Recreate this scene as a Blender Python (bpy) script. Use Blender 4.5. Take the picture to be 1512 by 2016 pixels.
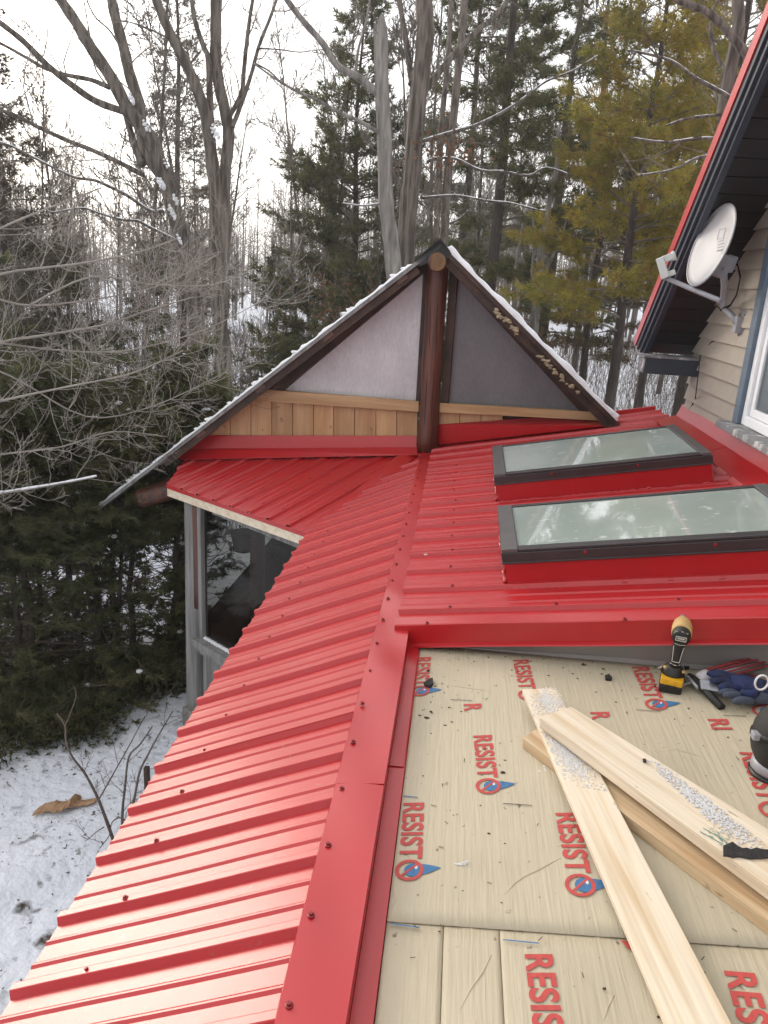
import bpy, math, random
import numpy as np
from mathutils import Vector, Matrix

for o in list(bpy.data.objects): bpy.data.objects.remove(o)
S = bpy.context.scene
COL = S.collection
R = math.radians

# ------------------------------------------------------------------ camera
FPX = 1500.0
def solve_camera(vp=(915.0, 557.0), roll=3.5):
    r = R(roll)
    n = np.array([math.sin(r), -math.cos(r)])
    p = math.atan2(np.dot(np.array(vp) - np.array([756.0, 1008.0]), n), FPX)
    F = np.array([0, math.cos(p), -math.sin(p)]); R0 = np.array([1.0, 0, 0]); U0 = np.cross(R0, F)
    X = math.cos(r)*R0 + math.sin(r)*U0
    Y = -math.sin(r)*R0 + math.cos(r)*U0
    m = np.array([X, Y, F])
    v = np.array([(vp[0]-756)/FPX, -(vp[1]-1008)/FPX, 1]) @ m
    a = math.atan2(v[0], v[1])
    Rz = np.array([[math.cos(a), -math.sin(a), 0], [math.sin(a), math.cos(a), 0], [0, 0, 1]])
    return m @ Rz.T
CM = solve_camera()
cd = bpy.data.cameras.new('camera'); cam = bpy.data.objects.new('camera', cd); COL.objects.link(cam)
X, Y, F = CM
cam.matrix_world = Matrix(((X[0], Y[0], -F[0], 0), (X[1], Y[1], -F[1], 0), (X[2], Y[2], -F[2], 0), (0, 0, 0, 1)))
cd.sensor_fit = 'VERTICAL'; cd.sensor_height = 36.0; cd.lens = FPX/2016.0*36.0
cd.clip_start = 0.05; cd.clip_end = 600.0
S.camera = cam
S.render.resolution_x = 768; S.render.resolution_y = 1024

# ------------------------------------------------------------------ light
SUN_AZ, SUN_EL = -50.0, 15.0          # left of the view, low, through winter haze
W = bpy.data.worlds.new('World'); S.world = W; W.use_nodes = True
wn = W.node_tree.nodes; wl = W.node_tree.links
bg = wn['Background']
sky = wn.new('ShaderNodeTexSky'); sky.sky_type = 'NISHITA'; sky.sun_disc = False
sky.sun_elevation = R(SUN_EL); sky.sun_rotation = R(SUN_AZ)
sky.air_density = 1.0; sky.dust_density = 4.0; sky.ozone_density = 1.0
hs = wn.new('ShaderNodeHueSaturation'); hs.inputs['Saturation'].default_value = 0.42
wl.new(sky.outputs[0], hs.inputs['Color'])
cl = wn.new('ShaderNodeMix'); cl.data_type = 'RGBA'; cl.inputs[0].default_value = .55      # thin even cloud over the clear sky
cl.inputs[7].default_value = (7.1, 7.0, 6.95, 1)
wl.new(hs.outputs[0], cl.inputs[6]); wl.new(cl.outputs[2], bg.inputs[0])
bg.inputs[1].default_value = 0.15
sd = bpy.data.lights.new('sun', 'SUN'); sun = bpy.data.objects.new('sun', sd); COL.objects.link(sun)
sd.energy = 1.0; sd.angle = R(22); sd.color = (1.0, 0.87, 0.70)
sv = Vector((math.sin(R(SUN_AZ))*math.cos(R(SUN_EL)), math.cos(R(SUN_AZ))*math.cos(R(SUN_EL)), math.sin(R(SUN_EL))))
sun.rotation_euler = sv.to_track_quat('Z', 'Y').to_euler()
S.view_settings.view_transform = 'Standard'; S.view_settings.look = 'None'
S.view_settings.gamma = 1.0; S.view_settings.use_curve_mapping = False
S.view_settings.exposure = 1.0

# ------------------------------------------------------------------ pixel -> world (for laying things out at their real place)
def ray(x, y): return np.array([(x-756)/FPX, -(y-1008)/FPX, 1.0]) @ CM
def onz(x, y, z): v = ray(x, y); return v*(z/v[2])
def onplane(x, y, P, n):
    v = ray(x, y); n = np.asarray(n, float); return v*(np.dot(P, n)/np.dot(v, n))
def at(x, y, D): v = ray(x, y); return v*(D/math.hypot(v[0], v[1]))
def arr(*a): return np.array(a, float)
def unit(v): v = np.asarray(v, float); return v/np.linalg.norm(v)

# ------------------------------------------------------------------ materials
def mat(name, col, rough=0.6, metal=0.0, spec=0.5, coat=0.0, var=None, fine=None, bump=None, randv=0.0, transl=0.0, spots=None, coatr=0.1):
    """var=(scale xyz, col2, lo, hi): broad second colour; fine=(scale, amount): value grain; bump=(scale xyz, strength, dist);
    spots=(scale, col, lo, hi): small marks of a third colour"""
    m = bpy.data.materials.new(name); m.use_nodes = True
    nt = m.node_tree; N = nt.nodes; L = nt.links; b = N['Principled BSDF']
    tc = N.new('ShaderNodeTexCoord')
    def noise(scale, detail=4.0):
        mp = N.new('ShaderNodeMapping'); L.new(tc.outputs['Object'], mp.inputs[0])
        sc = scale if hasattr(scale, '__len__') else (scale,)*3
        mp.inputs['Scale'].default_value = sc
        t = N.new('ShaderNodeTexNoise'); t.inputs['Scale'].default_value = 1.0; t.inputs['Detail'].default_value = detail
        L.new(mp.outputs[0], t.inputs['Vector']); return t.outputs['Fac']
    def ramp(f, lo, hi):
        r = N.new('ShaderNodeMapRange'); r.inputs['From Min'].default_value = lo; r.inputs['From Max'].default_value = hi
        L.new(f, r.inputs['Value']); return r.outputs[0]
    def mix(f, a, c2):
        x = N.new('ShaderNodeMix'); x.data_type = 'RGBA'; L.new(f, x.inputs[0])
        if isinstance(a, tuple): x.inputs[6].default_value = (*a, 1)
        else: L.new(a, x.inputs[6])
        x.inputs[7].default_value = (*c2, 1); return x.outputs[2]
    c = tuple(col)
    cur = c
    if var: cur = mix(ramp(noise(var[0]), var[2], var[3]), cur, var[1])
    if spots: cur = mix(ramp(noise(spots[0], 2.0), spots[2], spots[3]), cur, spots[1])
    if fine or randv:
        h = N.new('ShaderNodeHueSaturation')
        if isinstance(cur, tuple): h.inputs['Color'].default_value = (*cur, 1)
        else: L.new(cur, h.inputs['Color'])
        val = None
        if fine:
            a = N.new('ShaderNodeMapRange'); a.inputs['From Min'].default_value = .25; a.inputs['From Max'].default_value = .75
            a.inputs['To Min'].default_value = 1-fine[1]; a.inputs['To Max'].default_value = 1+fine[1]
            L.new(noise(fine[0], 6.0), a.inputs['Value']); val = a.outputs[0]
        if randv:
            oi = N.new('ShaderNodeObjectInfo'); a = N.new('ShaderNodeMapRange')
            a.inputs['To Min'].default_value = 1-randv; a.inputs['To Max'].default_value = 1+randv
            L.new(oi.outputs['Random'], a.inputs['Value'])
            if val is None: val = a.outputs[0]
            else:
                q = N.new('ShaderNodeMath'); q.operation = 'MULTIPLY'; L.new(val, q.inputs[0]); L.new(a.outputs[0], q.inputs[1]); val = q.outputs[0]
        L.new(val, h.inputs['Value']); cur = h.outputs[0]
    if isinstance(cur, tuple): b.inputs['Base Color'].default_value = (*cur, 1)
    else: L.new(cur, b.inputs['Base Color'])
    b.inputs['Roughness'].default_value = rough; b.inputs['Metallic'].default_value = metal
    b.inputs['Specular IOR Level'].default_value = spec
    b.inputs['Coat Weight'].default_value = coat; b.inputs['Coat Roughness'].default_value = coatr
    if bump:
        bp = N.new('ShaderNodeBump'); bp.inputs['Strength'].default_value = bump[1]; bp.inputs['Distance'].default_value = bump[2]
        L.new(noise(bump[0], 5.0), bp.inputs['Height']); L.new(bp.outputs[0], b.inputs['Normal'])
    if transl:
        t = N.new('ShaderNodeBsdfTranslucent'); x = N.new('ShaderNodeMixShader'); x.inputs[0].default_value = transl
        if isinstance(cur, tuple): t.inputs[0].default_value = (*cur, 1)
        else: L.new(cur, t.inputs[0])
        L.new(b.outputs[0], x.inputs[1]); L.new(t.outputs[0], x.inputs[2])
        L.new(x.outputs[0], N['Material Output'].inputs[0])
    return m

def glass(name, tint, rough=0.02, ior=1.5):
    m = bpy.data.materials.new(name); m.use_nodes = True
    nt = m.node_tree; N = nt.nodes; L = nt.links; N.remove(N['Principled BSDF'])
    t = N.new('ShaderNodeBsdfTransparent'); t.inputs[0].default_value = (*tint, 1)
    g = N.new('ShaderNodeBsdfGlossy'); g.inputs['Roughness'].default_value = rough
    ge = N.new('ShaderNodeNewGeometry'); mi = N.new('ShaderNodeMapRange'); L.new(ge.outputs['Backfacing'], mi.inputs['Value'])
    mi.inputs['To Min'].default_value = ior; mi.inputs['To Max'].default_value = 1/ior
    f = N.new('ShaderNodeFresnel'); L.new(mi.outputs[0], f.inputs[0])
    x = N.new('ShaderNodeMixShader'); L.new(f.outputs[0], x.inputs[0]); L.new(t.outputs[0], x.inputs[1]); L.new(g.outputs[0], x.inputs[2])
    L.new(x.outputs[0], N['Material Output'].inputs[0]); return m

MT = {}
MT['red'] = mat('red_paint', (.43, .010, .014), rough=.34, spec=.5, coat=.30, coatr=.26, var=((1.3, 1.3, 1.3), (.40, .013, .017), .45, .7), fine=((14, 14, 14), .04), bump=((2.2, 1.1, 2.2), .03, .02), spots=((60, 60, 60), (.34, .06, .055), .68, .76))
MT['redsmooth'] = mat('red_trim_paint', (.43, .010, .014), rough=.34, spec=.5, coat=.40, coatr=.26, fine=((4, 4, 4), .06))
MT['screw'] = mat('red_screw', (.22, .010, .014), rough=.45)
MT['membrane'] = mat('tan_membrane', (.50, .44, .325), rough=.62, spec=.3, var=((2.2, 1.6, 2), (.425, .375, .275), .45, .72), fine=((160, 14, 60), .035), bump=((95, 5, 40), .65, .005), spots=((45, 38, 45), (.16, .13, .10), .70, .80))
MT['printred'] = mat('print_red', (.47, .062, .055), rough=.65, fine=((90, 40, 40), .12))
MT['printblue'] = mat('print_blue', (.040, .15, .32), rough=.6, fine=((90, 40, 40), .12))
MT['printwhite'] = mat('print_white', (.62, .62, .58), rough=.6)
MT['pine_board'] = mat('fresh_pine', (.58, .44, .28), rough=.6, var=((2, 34, 34), (.43, .28, .15), .42, .66), fine=((2, 120, 120), .13), randv=.05, bump=((3, 90, 90), .25, .004), spots=((9, 26, 26), (.17, .09, .045), .72, .78))
MT['pine_pale'] = mat('pale_pine', (.70, .61, .48), rough=.58, var=((1.6, 30, 30), (.56, .42, .26), .46, .72), fine=((2, 110, 110), .12), randv=.04, bump=((3, 80, 80), .2, .004), spots=((14, 60, 60), (.18, .12, .08), .73, .78))
MT['cedar_v'] = mat('cedar_plank', (.52, .325, .165), rough=.6, var=((9, 9, 1.2), (.40, .225, .10), .42, .68), fine=((80, 80, 3), .13), randv=.2, bump=((60, 60, 3), .25, .004), spots=((16, 16, 9), (.12, .06, .03), .70, .76))
MT['cedar_h'] = mat('cedar_beam', (.52, .34, .18), rough=.6, var=((1.4, 2, 14), (.40, .24, .11), .45, .7), fine=((3, 3, 90), .12), randv=.08, bump=((3, 3, 70), .25, .004), spots=((7, 7, 16), (.11, .055, .03), .70, .76))
MT['stained'] = mat('stained_log', (.115, .036, .020), rough=.45, var=((22, 22, 1.5), (.055, .018, .012), .42, .66), fine=((60, 60, 2), .2), bump=((45, 45, 2), .5, .01), coat=.2)
MT['darktimber'] = mat('dark_timber', (.060, .030, .020), rough=.7, var=((6, 6, 6), (.026, .016, .012), .4, .65), fine=((40, 40, 40), .2))
MT['oldgrey'] = mat('weathered_wood', (.24, .235, .23), rough=.85, var=((18, 18, 1.3), (.13, .125, .12), .4, .68), fine=((70, 70, 2), .18), bump=((55, 55, 2), .5, .008))
MT['logend'] = mat('log_end', (.16, .085, .035), rough=.7, fine=((30, 30, 30), .3))
MT['film'] = mat('milky_plastic', (.87, .85, .87), rough=.42, spec=.4, var=((3.2, 3.2, 2.4), (.74, .715, .745), .40, .70), fine=((70, 70, 22), .10), transl=.45, bump=((2, 2, 2), .15, .03))
MT['film_shaded'] = mat('shaded_plastic', (.235, .228, .245), rough=.40, spec=.4, var=((3, 3, 2.4), (.185, .178, .195), .40, .70), fine=((70, 70, 22), .10), transl=.3, bump=((2, 2, 2), .15, .03))  # same plastic as the left panel, its shade painted in as darker grey
MT['snow'] = mat('snow', (.80, .82, .85), rough=.7, spec=.2, fine=((14, 14, 14), .05), bump=((30, 30, 30), .4, .02))
MT['icesnow'] = mat('icy_snow', (.80, .80, .81), rough=.6, spec=.3, transl=.3)
MT['siding'] = mat('beige_siding', (.37, .325, .27), rough=.6, fine=((2, 14, 14), .05), randv=.05, bump=((3, 40, 60), .12, .004))
MT['soffit'] = mat('black_soffit', (.012, .012, .014), rough=.55)
MT['navytrim'] = mat('navy_trim', (.030, .042, .060), rough=.5, fine=((10, 10, 10), .15))
MT['bluetrim'] = mat('slate_blue_trim', (.11, .15, .20), rough=.55, fine=((12, 12, 12), .12))
MT['whitevinyl'] = mat('white_vinyl', (.80, .81, .83), rough=.4)
MT['sillstone'] = mat('weathered_sill', (.20, .20, .21), rough=.85, var=((14, 14, 14), (.5, .5, .5), .5, .66), bump=((30, 30, 30), .5, .02))
MT['pane'] = glass('window_glass', (.72, .76, .78))
MT['screenpane'] = glass('screened_pane', (.60, .60, .58), .05, 1.28)
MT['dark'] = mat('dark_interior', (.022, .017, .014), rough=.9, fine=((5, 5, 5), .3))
MT['skyglass'] = mat('skylight_glass', (.34, .40, .37), rough=.06, spec=.8, coat=.7, coatr=.01, var=((1.6, 2.2, 2), (.42, .47, .45), .42, .66), spots=((16, 22, 16), (.62, .66, .64), .64, .76), bump=((5, 6, 5), .025, .01))
MT['skyframe'] = mat('skylight_frame', (.050, .044, .046), rough=.38, metal=.3, fine=((10, 10, 10), .12))
MT['skyframe2'] = mat('skylight_corner', (.13, .12, .12), rough=.4, metal=.4, fine=((10, 10, 10), .12))
MT['greymetal'] = mat('grey_flashing', (.30, .285, .28), rough=.45, metal=.2, fine=((6, 6, 6), .1))
MT['dishgrey'] = mat('dish_grey', (.50, .49, .50), rough=.5, fine=((8, 8, 8), .05))
MT['galv'] = mat('painted_steel', (.33, .33, .36), rough=.45, metal=.2, fine=((20, 20, 20), .1))
MT['lnb'] = mat('lnb_plastic', (.58, .60, .58), rough=.5)
MT['black'] = mat('black_plastic', (.014, .013, .012), rough=.45)
MT['rubber'] = mat('black_rubber', (.020, .019, .018), rough=.7, bump=((60, 60, 60), .3, .004))
MT['yellow'] = mat('yellow_plastic', (.70, .37, .012), rough=.42, fine=((30, 30, 30), .06))
MT['sandyellow'] = mat('sand_yellow_plastic', (.52, .34, .13), rough=.45)
MT['plate'] = mat('label_plate', (.60, .58, .52), rough=.5)
MT['tubered'] = mat('dull_red_metal', (.24, .025, .03), rough=.45, metal=.2)
MT['steel'] = mat('dull_steel', (.30, .31, .33), rough=.4, metal=.7, fine=((30, 30, 30), .15))
MT['glove'] = mat('blue_glove', (.020, .032, .105), rough=.85, var=((25, 25, 25), (.012, .016, .040), .42, .65), bump=((60, 60, 60), .6, .006))
MT['glovegrey'] = mat('grey_glove_cuff', (.06, .075, .11), rough=.85, bump=((70, 70, 70), .6, .006))
MT['tar'] = mat('tar_paper', (.022, .021, .021), rough=.9, fine=((60, 60, 60), .4), bump=((60, 60, 60), .6, .01))
MT['bark'] = mat('grey_bark', (.155, .132, .112), rough=.9, var=((16, 16, 1.6), (.060, .049, .040), .44, .60), fine=((30, 30, 4), .3), bump=((16, 16, 2.2), 1.0, .05))
MT['barkpale'] = mat('pale_bark', (.26, .245, .225), rough=.9, var=((10, 10, 1.4), (.12, .11, .10), .40, .65), fine=((30, 30, 4), .3), bump=((14, 14, 2.0), 1.0, .05))
MT['barkpine'] = mat('pine_bark', (.075, .060, .050), rough=.95, var=((8, 8, 2), (.04, .03, .026), .42, .62), fine=((22, 22, 8), .3), bump=((12, 12, 3), 1.0, .05))
MT['twig'] = mat('twig', (.16, .135, .115), rough=.9, randv=.25, fine=((2, 2, 2), .25))
MT['twigpale'] = mat('pale_twig', (.27, .25, .225), rough=.8, fine=((5, 5, 5), .3))
MT['brush'] = mat('brush_stem', (.12, .092, .075), rough=.9, fine=((1.5, 1.5, 1.5), .4))
def needles(name, a, b2, c3): return mat(name, a, rough=.75, spec=.25, var=((.9, .9, .9), b2, .40, .62), spots=((4.5, 4.5, 4.5), c3, .50, .66), fine=((9, 9, 9), .25), transl=.35, randv=.12)
MT['pine_needles'] = needles('pine_needles', (.125, .135, .055), (.165, .155, .055), (.075, .085, .045))
MT['gold_needles'] = needles('golden_needles', (.42, .34, .055), (.28, .27, .06), (.34, .22, .07))  # yellowed needles with warm low sunlight mixed into the colour
MT['rust_needles'] = needles('rusty_needles', (.15, .115, .055), (.17, .11, .055), (.085, .08, .04))
MT['spruce_needles'] = needles('spruce_needles', (.10, .085, .055), (.115, .085, .055), (.055, .052, .040))
MT['cedar_needles'] = needles('cedar_needles', (.105, .118, .055), (.14, .135, .058), (.065, .075, .042))
MT['leafbrown'] = mat('dead_leaf', (.16, .085, .045), rough=.85, randv=.2, fine=((8, 8, 8), .4), transl=.3)
MT['litter'] = mat('leaf_litter', (.055, .040, .030), rough=.95, fine=((3, 3, 3), .5))
MT['barkstrip'] = mat('peeled_bark', (.42, .26, .15), rough=.8, var=((4, 14, 14), (.30, .17, .09), .42, .65))
MT['clay'] = mat('plant_pot', (.035, .026, .022), rough=.7)
MT['deckwood'] = mat('porch_wood', (.10, .045, .026), rough=.7, fine=((4, 40, 40), .25))

# ground: thin trodden snow with leaf litter showing through
def ground_mat():
    m = bpy.data.materials.new('snowy_ground'); m.use_nodes = True
    nt = m.node_tree; N = nt.nodes; L = nt.links; b = N['Principled BSDF']
    tc = N.new('ShaderNodeTexCoord')
    def nz(s, d=6.0):
        t = N.new('ShaderNodeTexNoise'); t.inputs['Scale'].default_value = s; t.inputs['Detail'].default_value = d
        L.new(tc.outputs['Object'], t.inputs['Vector']); return t.outputs['Fac']
    def mr(f, lo, hi):
        r = N.new('ShaderNodeMapRange'); r.inputs['From Min'].default_value = lo; r.inputs['From Max'].default_value = hi; L.new(f, r.inputs['Value']); return r.outputs[0]
    def mul(a, c):
        q = N.new('ShaderNodeMath'); q.operation = 'MULTIPLY'; L.new(a, q.inputs[0]); L.new(c, q.inputs[1]); return q.outputs[0]
    def mx(a, c):
        q = N.new('ShaderNodeMath'); q.operation = 'MAXIMUM'; L.new(a, q.inputs[0]); L.new(c, q.inputs[1]); return q.outputs[0]
    fleck = mul(mr(nz(16), .60, .68), mr(nz(2.2), .46, .62))
    patch = mul(mr(nz(5), .58, .68), mr(nz(.5), .46, .62))
    k = mx(fleck, patch)
    x = N.new('ShaderNodeMix'); x.data_type = 'RGBA'; L.new(k, x.inputs[0])
    x.inputs[6].default_value = (.74, .77, .84, 1); x.inputs[7].default_value = (.060, .050, .038, 1)
    L.new(x.outputs[2], b.inputs['Base Color']); b.inputs['Roughness'].default_value = .8; b.inputs['Specular IOR Level'].default_value = .2
    bp = N.new('ShaderNodeBump'); bp.inputs['Strength'].default_value = .8; bp.inputs['Distance'].default_value = .06
    L.new(nz(9, 8.0), bp.inputs['Height']); L.new(bp.outputs[0], b.inputs['Normal'])
    return m
MT['ground'] = ground_mat()

# ------------------------------------------------------------------ mesh building
class MB:
    def __init__(s): s.v = []; s.f = []; s.n = 0
    def add(s, V, T):
        V = np.asarray(V, float).reshape(-1, 3); T = np.asarray(T, int).reshape(-1, 3)
        s.v.append(V); s.f.append(T + s.n); s.n += len(V); return s
    def poly(s, P):
        k = len(P); return s.add(P, [(0, i, i+1) for i in range(1, k-1)])
    def prism(s, P, d):
        """polygon P (convex, list of points) extruded by vector d"""
        P = np.asarray(P, float); k = len(P); Q = P + np.asarray(d, float)
        T = [(0, i+1, i) for i in range(1, k-1)] + [(k, k+i, k+i+1) for i in range(1, k-1)]
        for i in range(k):
            j = (i+1) % k; T += [(i, j, k+j), (i, k+j, k+i)]
        return s.add(np.vstack([P, Q]), T)
    def box(s, c, ax, ay, az):
        """box about centre c with half-axis vectors"""
        c, ax, ay, az = (np.asarray(q, float) for q in (c, ax, ay, az))
        P = [c-ax-ay-az, c+ax-ay-az, c+ax+ay-az, c-ax+ay-az]
        return s.prism(P, 2*az)
    def tube(s, pts, rad, sides=8, caps=True):
        pts = np.asarray(pts, float); k = len(pts)
        rad = np.broadcast_to(np.asarray(rad, float), (k,))
        t = np.gradient(pts, axis=0); t /= np.linalg.norm(t, axis=1)[:, None] + 1e-12
        ref = arr(0, 0, 1) if abs(t[0][2]) < .9 else arr(1, 0, 0)
        V = []
        u = np.cross(t[0], ref); u /= np.linalg.norm(u)
        a = np.arange(sides)*2*math.pi/sides
        for i in range(k):
            u = u - t[i]*np.dot(u, t[i]); u /= np.linalg.norm(u) + 1e-12
            w = np.cross(t[i], u)
            V.append(pts[i] + rad[i]*(np.cos(a)[:, None]*u + np.sin(a)[:, None]*w))
        V = np.vstack(V); T = []
        for i in range(k-1):
            for j in range(sides):
                a0 = i*sides+j; a1 = i*sides+(j+1) % sides
                T += [(a0, a1, a1+sides), (a0, a1+sides, a0+sides)]
        if caps:
            n = len(V); V = np.vstack([V, pts[0], pts[-1]])
            for j in range(sides):
                T.append((n, (j+1) % sides, j)); T.append((n+1, (k-1)*sides+j, (k-1)*sides+(j+1) % sides))
        return s.add(V, T)
    def lathe(s, prof, c, axis, sides=16):
        """profile [(dist along axis, radius)]"""
        axis = unit(axis); c = np.asarray(c, float)
        return s.tube([c+axis*d for d, r in prof], [max(r, 1e-4) for d, r in prof], sides)
    def segs(s, P0, P1, r0, r1, sides=3):
        P0 = np.asarray(P0, float); P1 = np.asarray(P1, float); n = len(P0)
        if n == 0: return s
        r0 = np.broadcast_to(r0, (n,)); r1 = np.broadcast_to(r1, (n,))
        t = P1-P0; t /= np.linalg.norm(t, axis=1)[:, None] + 1e-12
        ref = np.where(np.abs(t[:, 2:3]) < .9, arr(0, 0, 1), arr(1, 0, 0))
        u = np.cross(t, ref); u /= np.linalg.norm(u, axis=1)[:, None]; w = np.cross(t, u)
        a = np.arange(sides)*2*math.pi/sides
        ring = np.cos(a)[None, :, None]*u[:, None, :] + np.sin(a)[None, :, None]*w[:, None, :]
        V = np.concatenate([P0[:, None, :] + r0[:, None, None]*ring, P1[:, None, :] + r1[:, None, None]*ring], axis=1)
        T = []
        for j in range(sides):
            k = (j+1) % sides; T += [(j, k, k+sides), (j, k+sides, j+sides)]
        T = np.array(T)[None] + (np.arange(n)*2*sides)[:, None, None]
        return s.add(V.reshape(-1, 3), T.reshape(-1, 3))
    def blob(s, c, r, seed=0, sub=1, jit=.2):
        """small irregular lump"""
        rg = np.random.RandomState(seed); nu, nv = 7, 5
        V = [[0, 0, 1]]
        for i in range(1, nv):
            for j in range(nu):
                th = math.pi*i/nv; ph = 2*math.pi*(j+.5*(i % 2))/nu
                V.append([math.sin(th)*math.cos(ph), math.sin(th)*math.sin(ph), math.cos(th)])
        V.append([0, 0, -1]); V = np.array(V)*(1+jit*(rg.rand(len(V), 1)-.5)*2)
        T = [(0, 1+j, 1+(j+1) % nu) for j in range(nu)]
        for i in range(nv-2):
            for j in range(nu):
                a = 1+i*nu+j; b = 1+i*nu+(j+1) % nu; T += [(a, a+nu, b+nu), (a, b+nu, b)]
        l = len(V)-1; o = 1+(nv-2)*nu
        T += [(l, o+(j+1) % nu, o+j) for j in range(nu)]
        return s.add(V*np.asarray(r, float) + np.asarray(c, float), T)
    def mesh(s, name, m, off=(0, 0, 0), smooth=False):
        me = bpy.data.meshes.new(name)
        V = np.vstack(s.v) - np.asarray(off, float); T = np.vstack(s.f)
        me.vertices.add(len(V)); me.vertices.foreach_set('co', V.astype(np.float32).ravel())
        me.loops.add(len(T)*3); me.loops.foreach_set('vertex_index', T.astype(np.int32).ravel())
        me.polygons.add(len(T)); me.polygons.foreach_set('loop_start', np.arange(0, len(T)*3, 3, dtype=np.int32))
        me.polygons.foreach_set('use_smooth', np.full(len(T), bool(smooth)))
        me.update(calc_edges=True); me.materials.append(m); return me

WPOS = {}
def empty(name, loc, label, cat, group=None):
    o = bpy.data.objects.new(name, None); COL.objects.link(o); o.location = loc
    o.empty_display_size = .1
    o['label'] = label; o['category'] = cat
    if group: o['group'] = group
    WPOS[o.name] = np.asarray(loc, float); return o
def obj(name, mb, m, parent=None, smooth=False, bevel=0.0, kind=None, label=None, loc=None):
    off = WPOS[parent.name] if parent is not None else (np.asarray(loc, float) if loc is not None else np.zeros(3))
    me = mb.mesh(name, MT[m] if isinstance(m, str) else m, off, smooth)
    o = bpy.data.objects.new(name, me); COL.objects.link(o)
    if parent is not None: o.parent = parent; WPOS[o.name] = off
    else: o.location = off; WPOS[o.name] = off
    if bevel:
        b = o.modifiers.new('bevel', 'BEVEL'); b.width = bevel; b.segments = 2; b.limit_method = 'ANGLE'; b.angle_limit = R(40)
    if kind: o['kind'] = kind
    if label: o['label'] = label
    return o
def tag(o, label, cat, group=None):
    o['label'] = label; o['category'] = cat
    if group: o['group'] = group
    return o
def link_copy(o, parent, loc=None, name=None):
    c = o.copy(); COL.objects.link(c); c.parent = parent
    if loc is not None: c.location = loc
    return c

# ================================================================== GROUND
def sstep(a, b, x): t = np.clip((x-a)/(b-a), 0, 1); return t*t*(3-2*t)
def gz(x, y):
    x = np.asarray(x, float); y = np.asarray(y, float)
    z = -4.2 + 1.4*sstep(2, 14, x)*sstep(8, 24, y) + .018*np.maximum(y-25, 0)
    z = z + .10*np.sin(x*.9+1)*np.sin(y*.7) * sstep(5, 14, y) + .04*np.sin(x*2.3+y*1.1) + .025*np.sin(x*4.1-y*3.3+2) + .018*np.sin(x*9.3+y*3.7)*np.sin(y*8.1-x*2.2)
    return z
def build_ground():
    xs = np.concatenate([np.linspace(-140, -16, 40), np.linspace(-15.7, 15.7, 150), np.linspace(16, 140, 40)])
    ys = np.concatenate([np.linspace(-60, -2, 18), np.linspace(-1.8, 32, 160), np.linspace(33, 230, 60)])
    gx, gy = np.meshgrid(xs, ys); V = np.stack([gx, gy, gz(gx, gy)], -1).reshape(-1, 3)
    rg = np.random.RandomState(3); V[:, 2] += rg.normal(0, .012, len(V))
    nx = len(xs); i, j = np.meshgrid(np.arange(len(ys)-1), np.arange(nx-1), indexing='ij'); a = (i*nx+j).ravel()
    T = np.vstack([np.stack([a, a+1, a+nx+1], 1), np.stack([a, a+nx+1, a+nx], 1)])
    mb = MB(); mb.add(V, T); o = obj('ground', mb, 'ground', smooth=True); o['kind'] = 'structure'
build_ground()

# ================================================================== RED ROOFS
RIB = .2245
A0 = arr(-.158, 2.835, -1.37)                 # front left corner of the skylight roof
EV = arr(1, -.29, .265)                       # run of its ribs, up to the house wall
YD = arr(0, 1, 0)
roof = empty('porch_roof', (.4, 3.2, -1.75), 'shiny red ribbed metal porch roof with two skylights and an unfinished tan deck', 'roof')

def profile(u0, u1, phase):
    """rib section across a sheet: list of (u, height)"""
    P = []
    k0 = math.floor((u0-phase)/RIB)-1; k1 = math.ceil((u1-phase)/RIB)+1
    for k in range(k0, k1+1):
        c = phase + k*RIB
        for du, h in ((-.0215, 0), (-.0115, .0185), (-.0095, .0195), (.0095, .0195), (.0115, .0185), (.0215, 0), (.024, .0),
                      (.066, 0), (.0745, .0052), (.0785, .0052), (.087, 0), (.1375, 0), (.146, .0052), (.150, .0052), (.1585, 0)):
            P.append((c+du, h))
    P = [(u, h) for u, h in P if u0 <= u <= u1]
    return P
def sheet(O, U, V, N, poly, u0, u1, phase, parent, lift=0.0, rows=1, m='red'):
    """one corrugated sheet: clip of polygon (u,v) between u0 and u1"""
    pl = np.asarray(poly, float)
    def vr(u):
        c = []
        for i in range(len(pl)):
            (a, b), (c2, d) = pl[i], pl[(i+1) % len(pl)]
            if min(a, c2) - 1e-9 <= u <= max(a, c2) + 1e-9 and abs(a-c2) > 1e-9: c.append(b+(d-b)*(u-a)/(c2-a))
        return (min(c), max(c)) if len(c) > 1 else None
    V_, T = [], []; prev = None
    for u, h in profile(u0, u1, phase):
        r = vr(u)
        if r is None or r[1]-r[0] < .004: prev = None; continue
        ids = []
        for k in range(rows+1):
            v = r[0]+(r[1]-r[0])*k/rows
            ids.append(len(V_)); V_.append(O + U*u + V*v + N*(h+lift + .0010*math.sin(v*7+u*5)))
        if prev:
            for k in range(rows):
                T += [(prev[k], ids[k], ids[k+1]), (prev[k], ids[k+1], prev[k+1])]
        prev = ids
    if not T: return None
    mb = MB(); mb.add(V_, T); o = obj('metal_sheet', mb, m, parent)
    s = o.modifiers.new('thick', 'SOLIDIFY'); s.thickness = .0012; s.offset = -1
    return o
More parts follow.
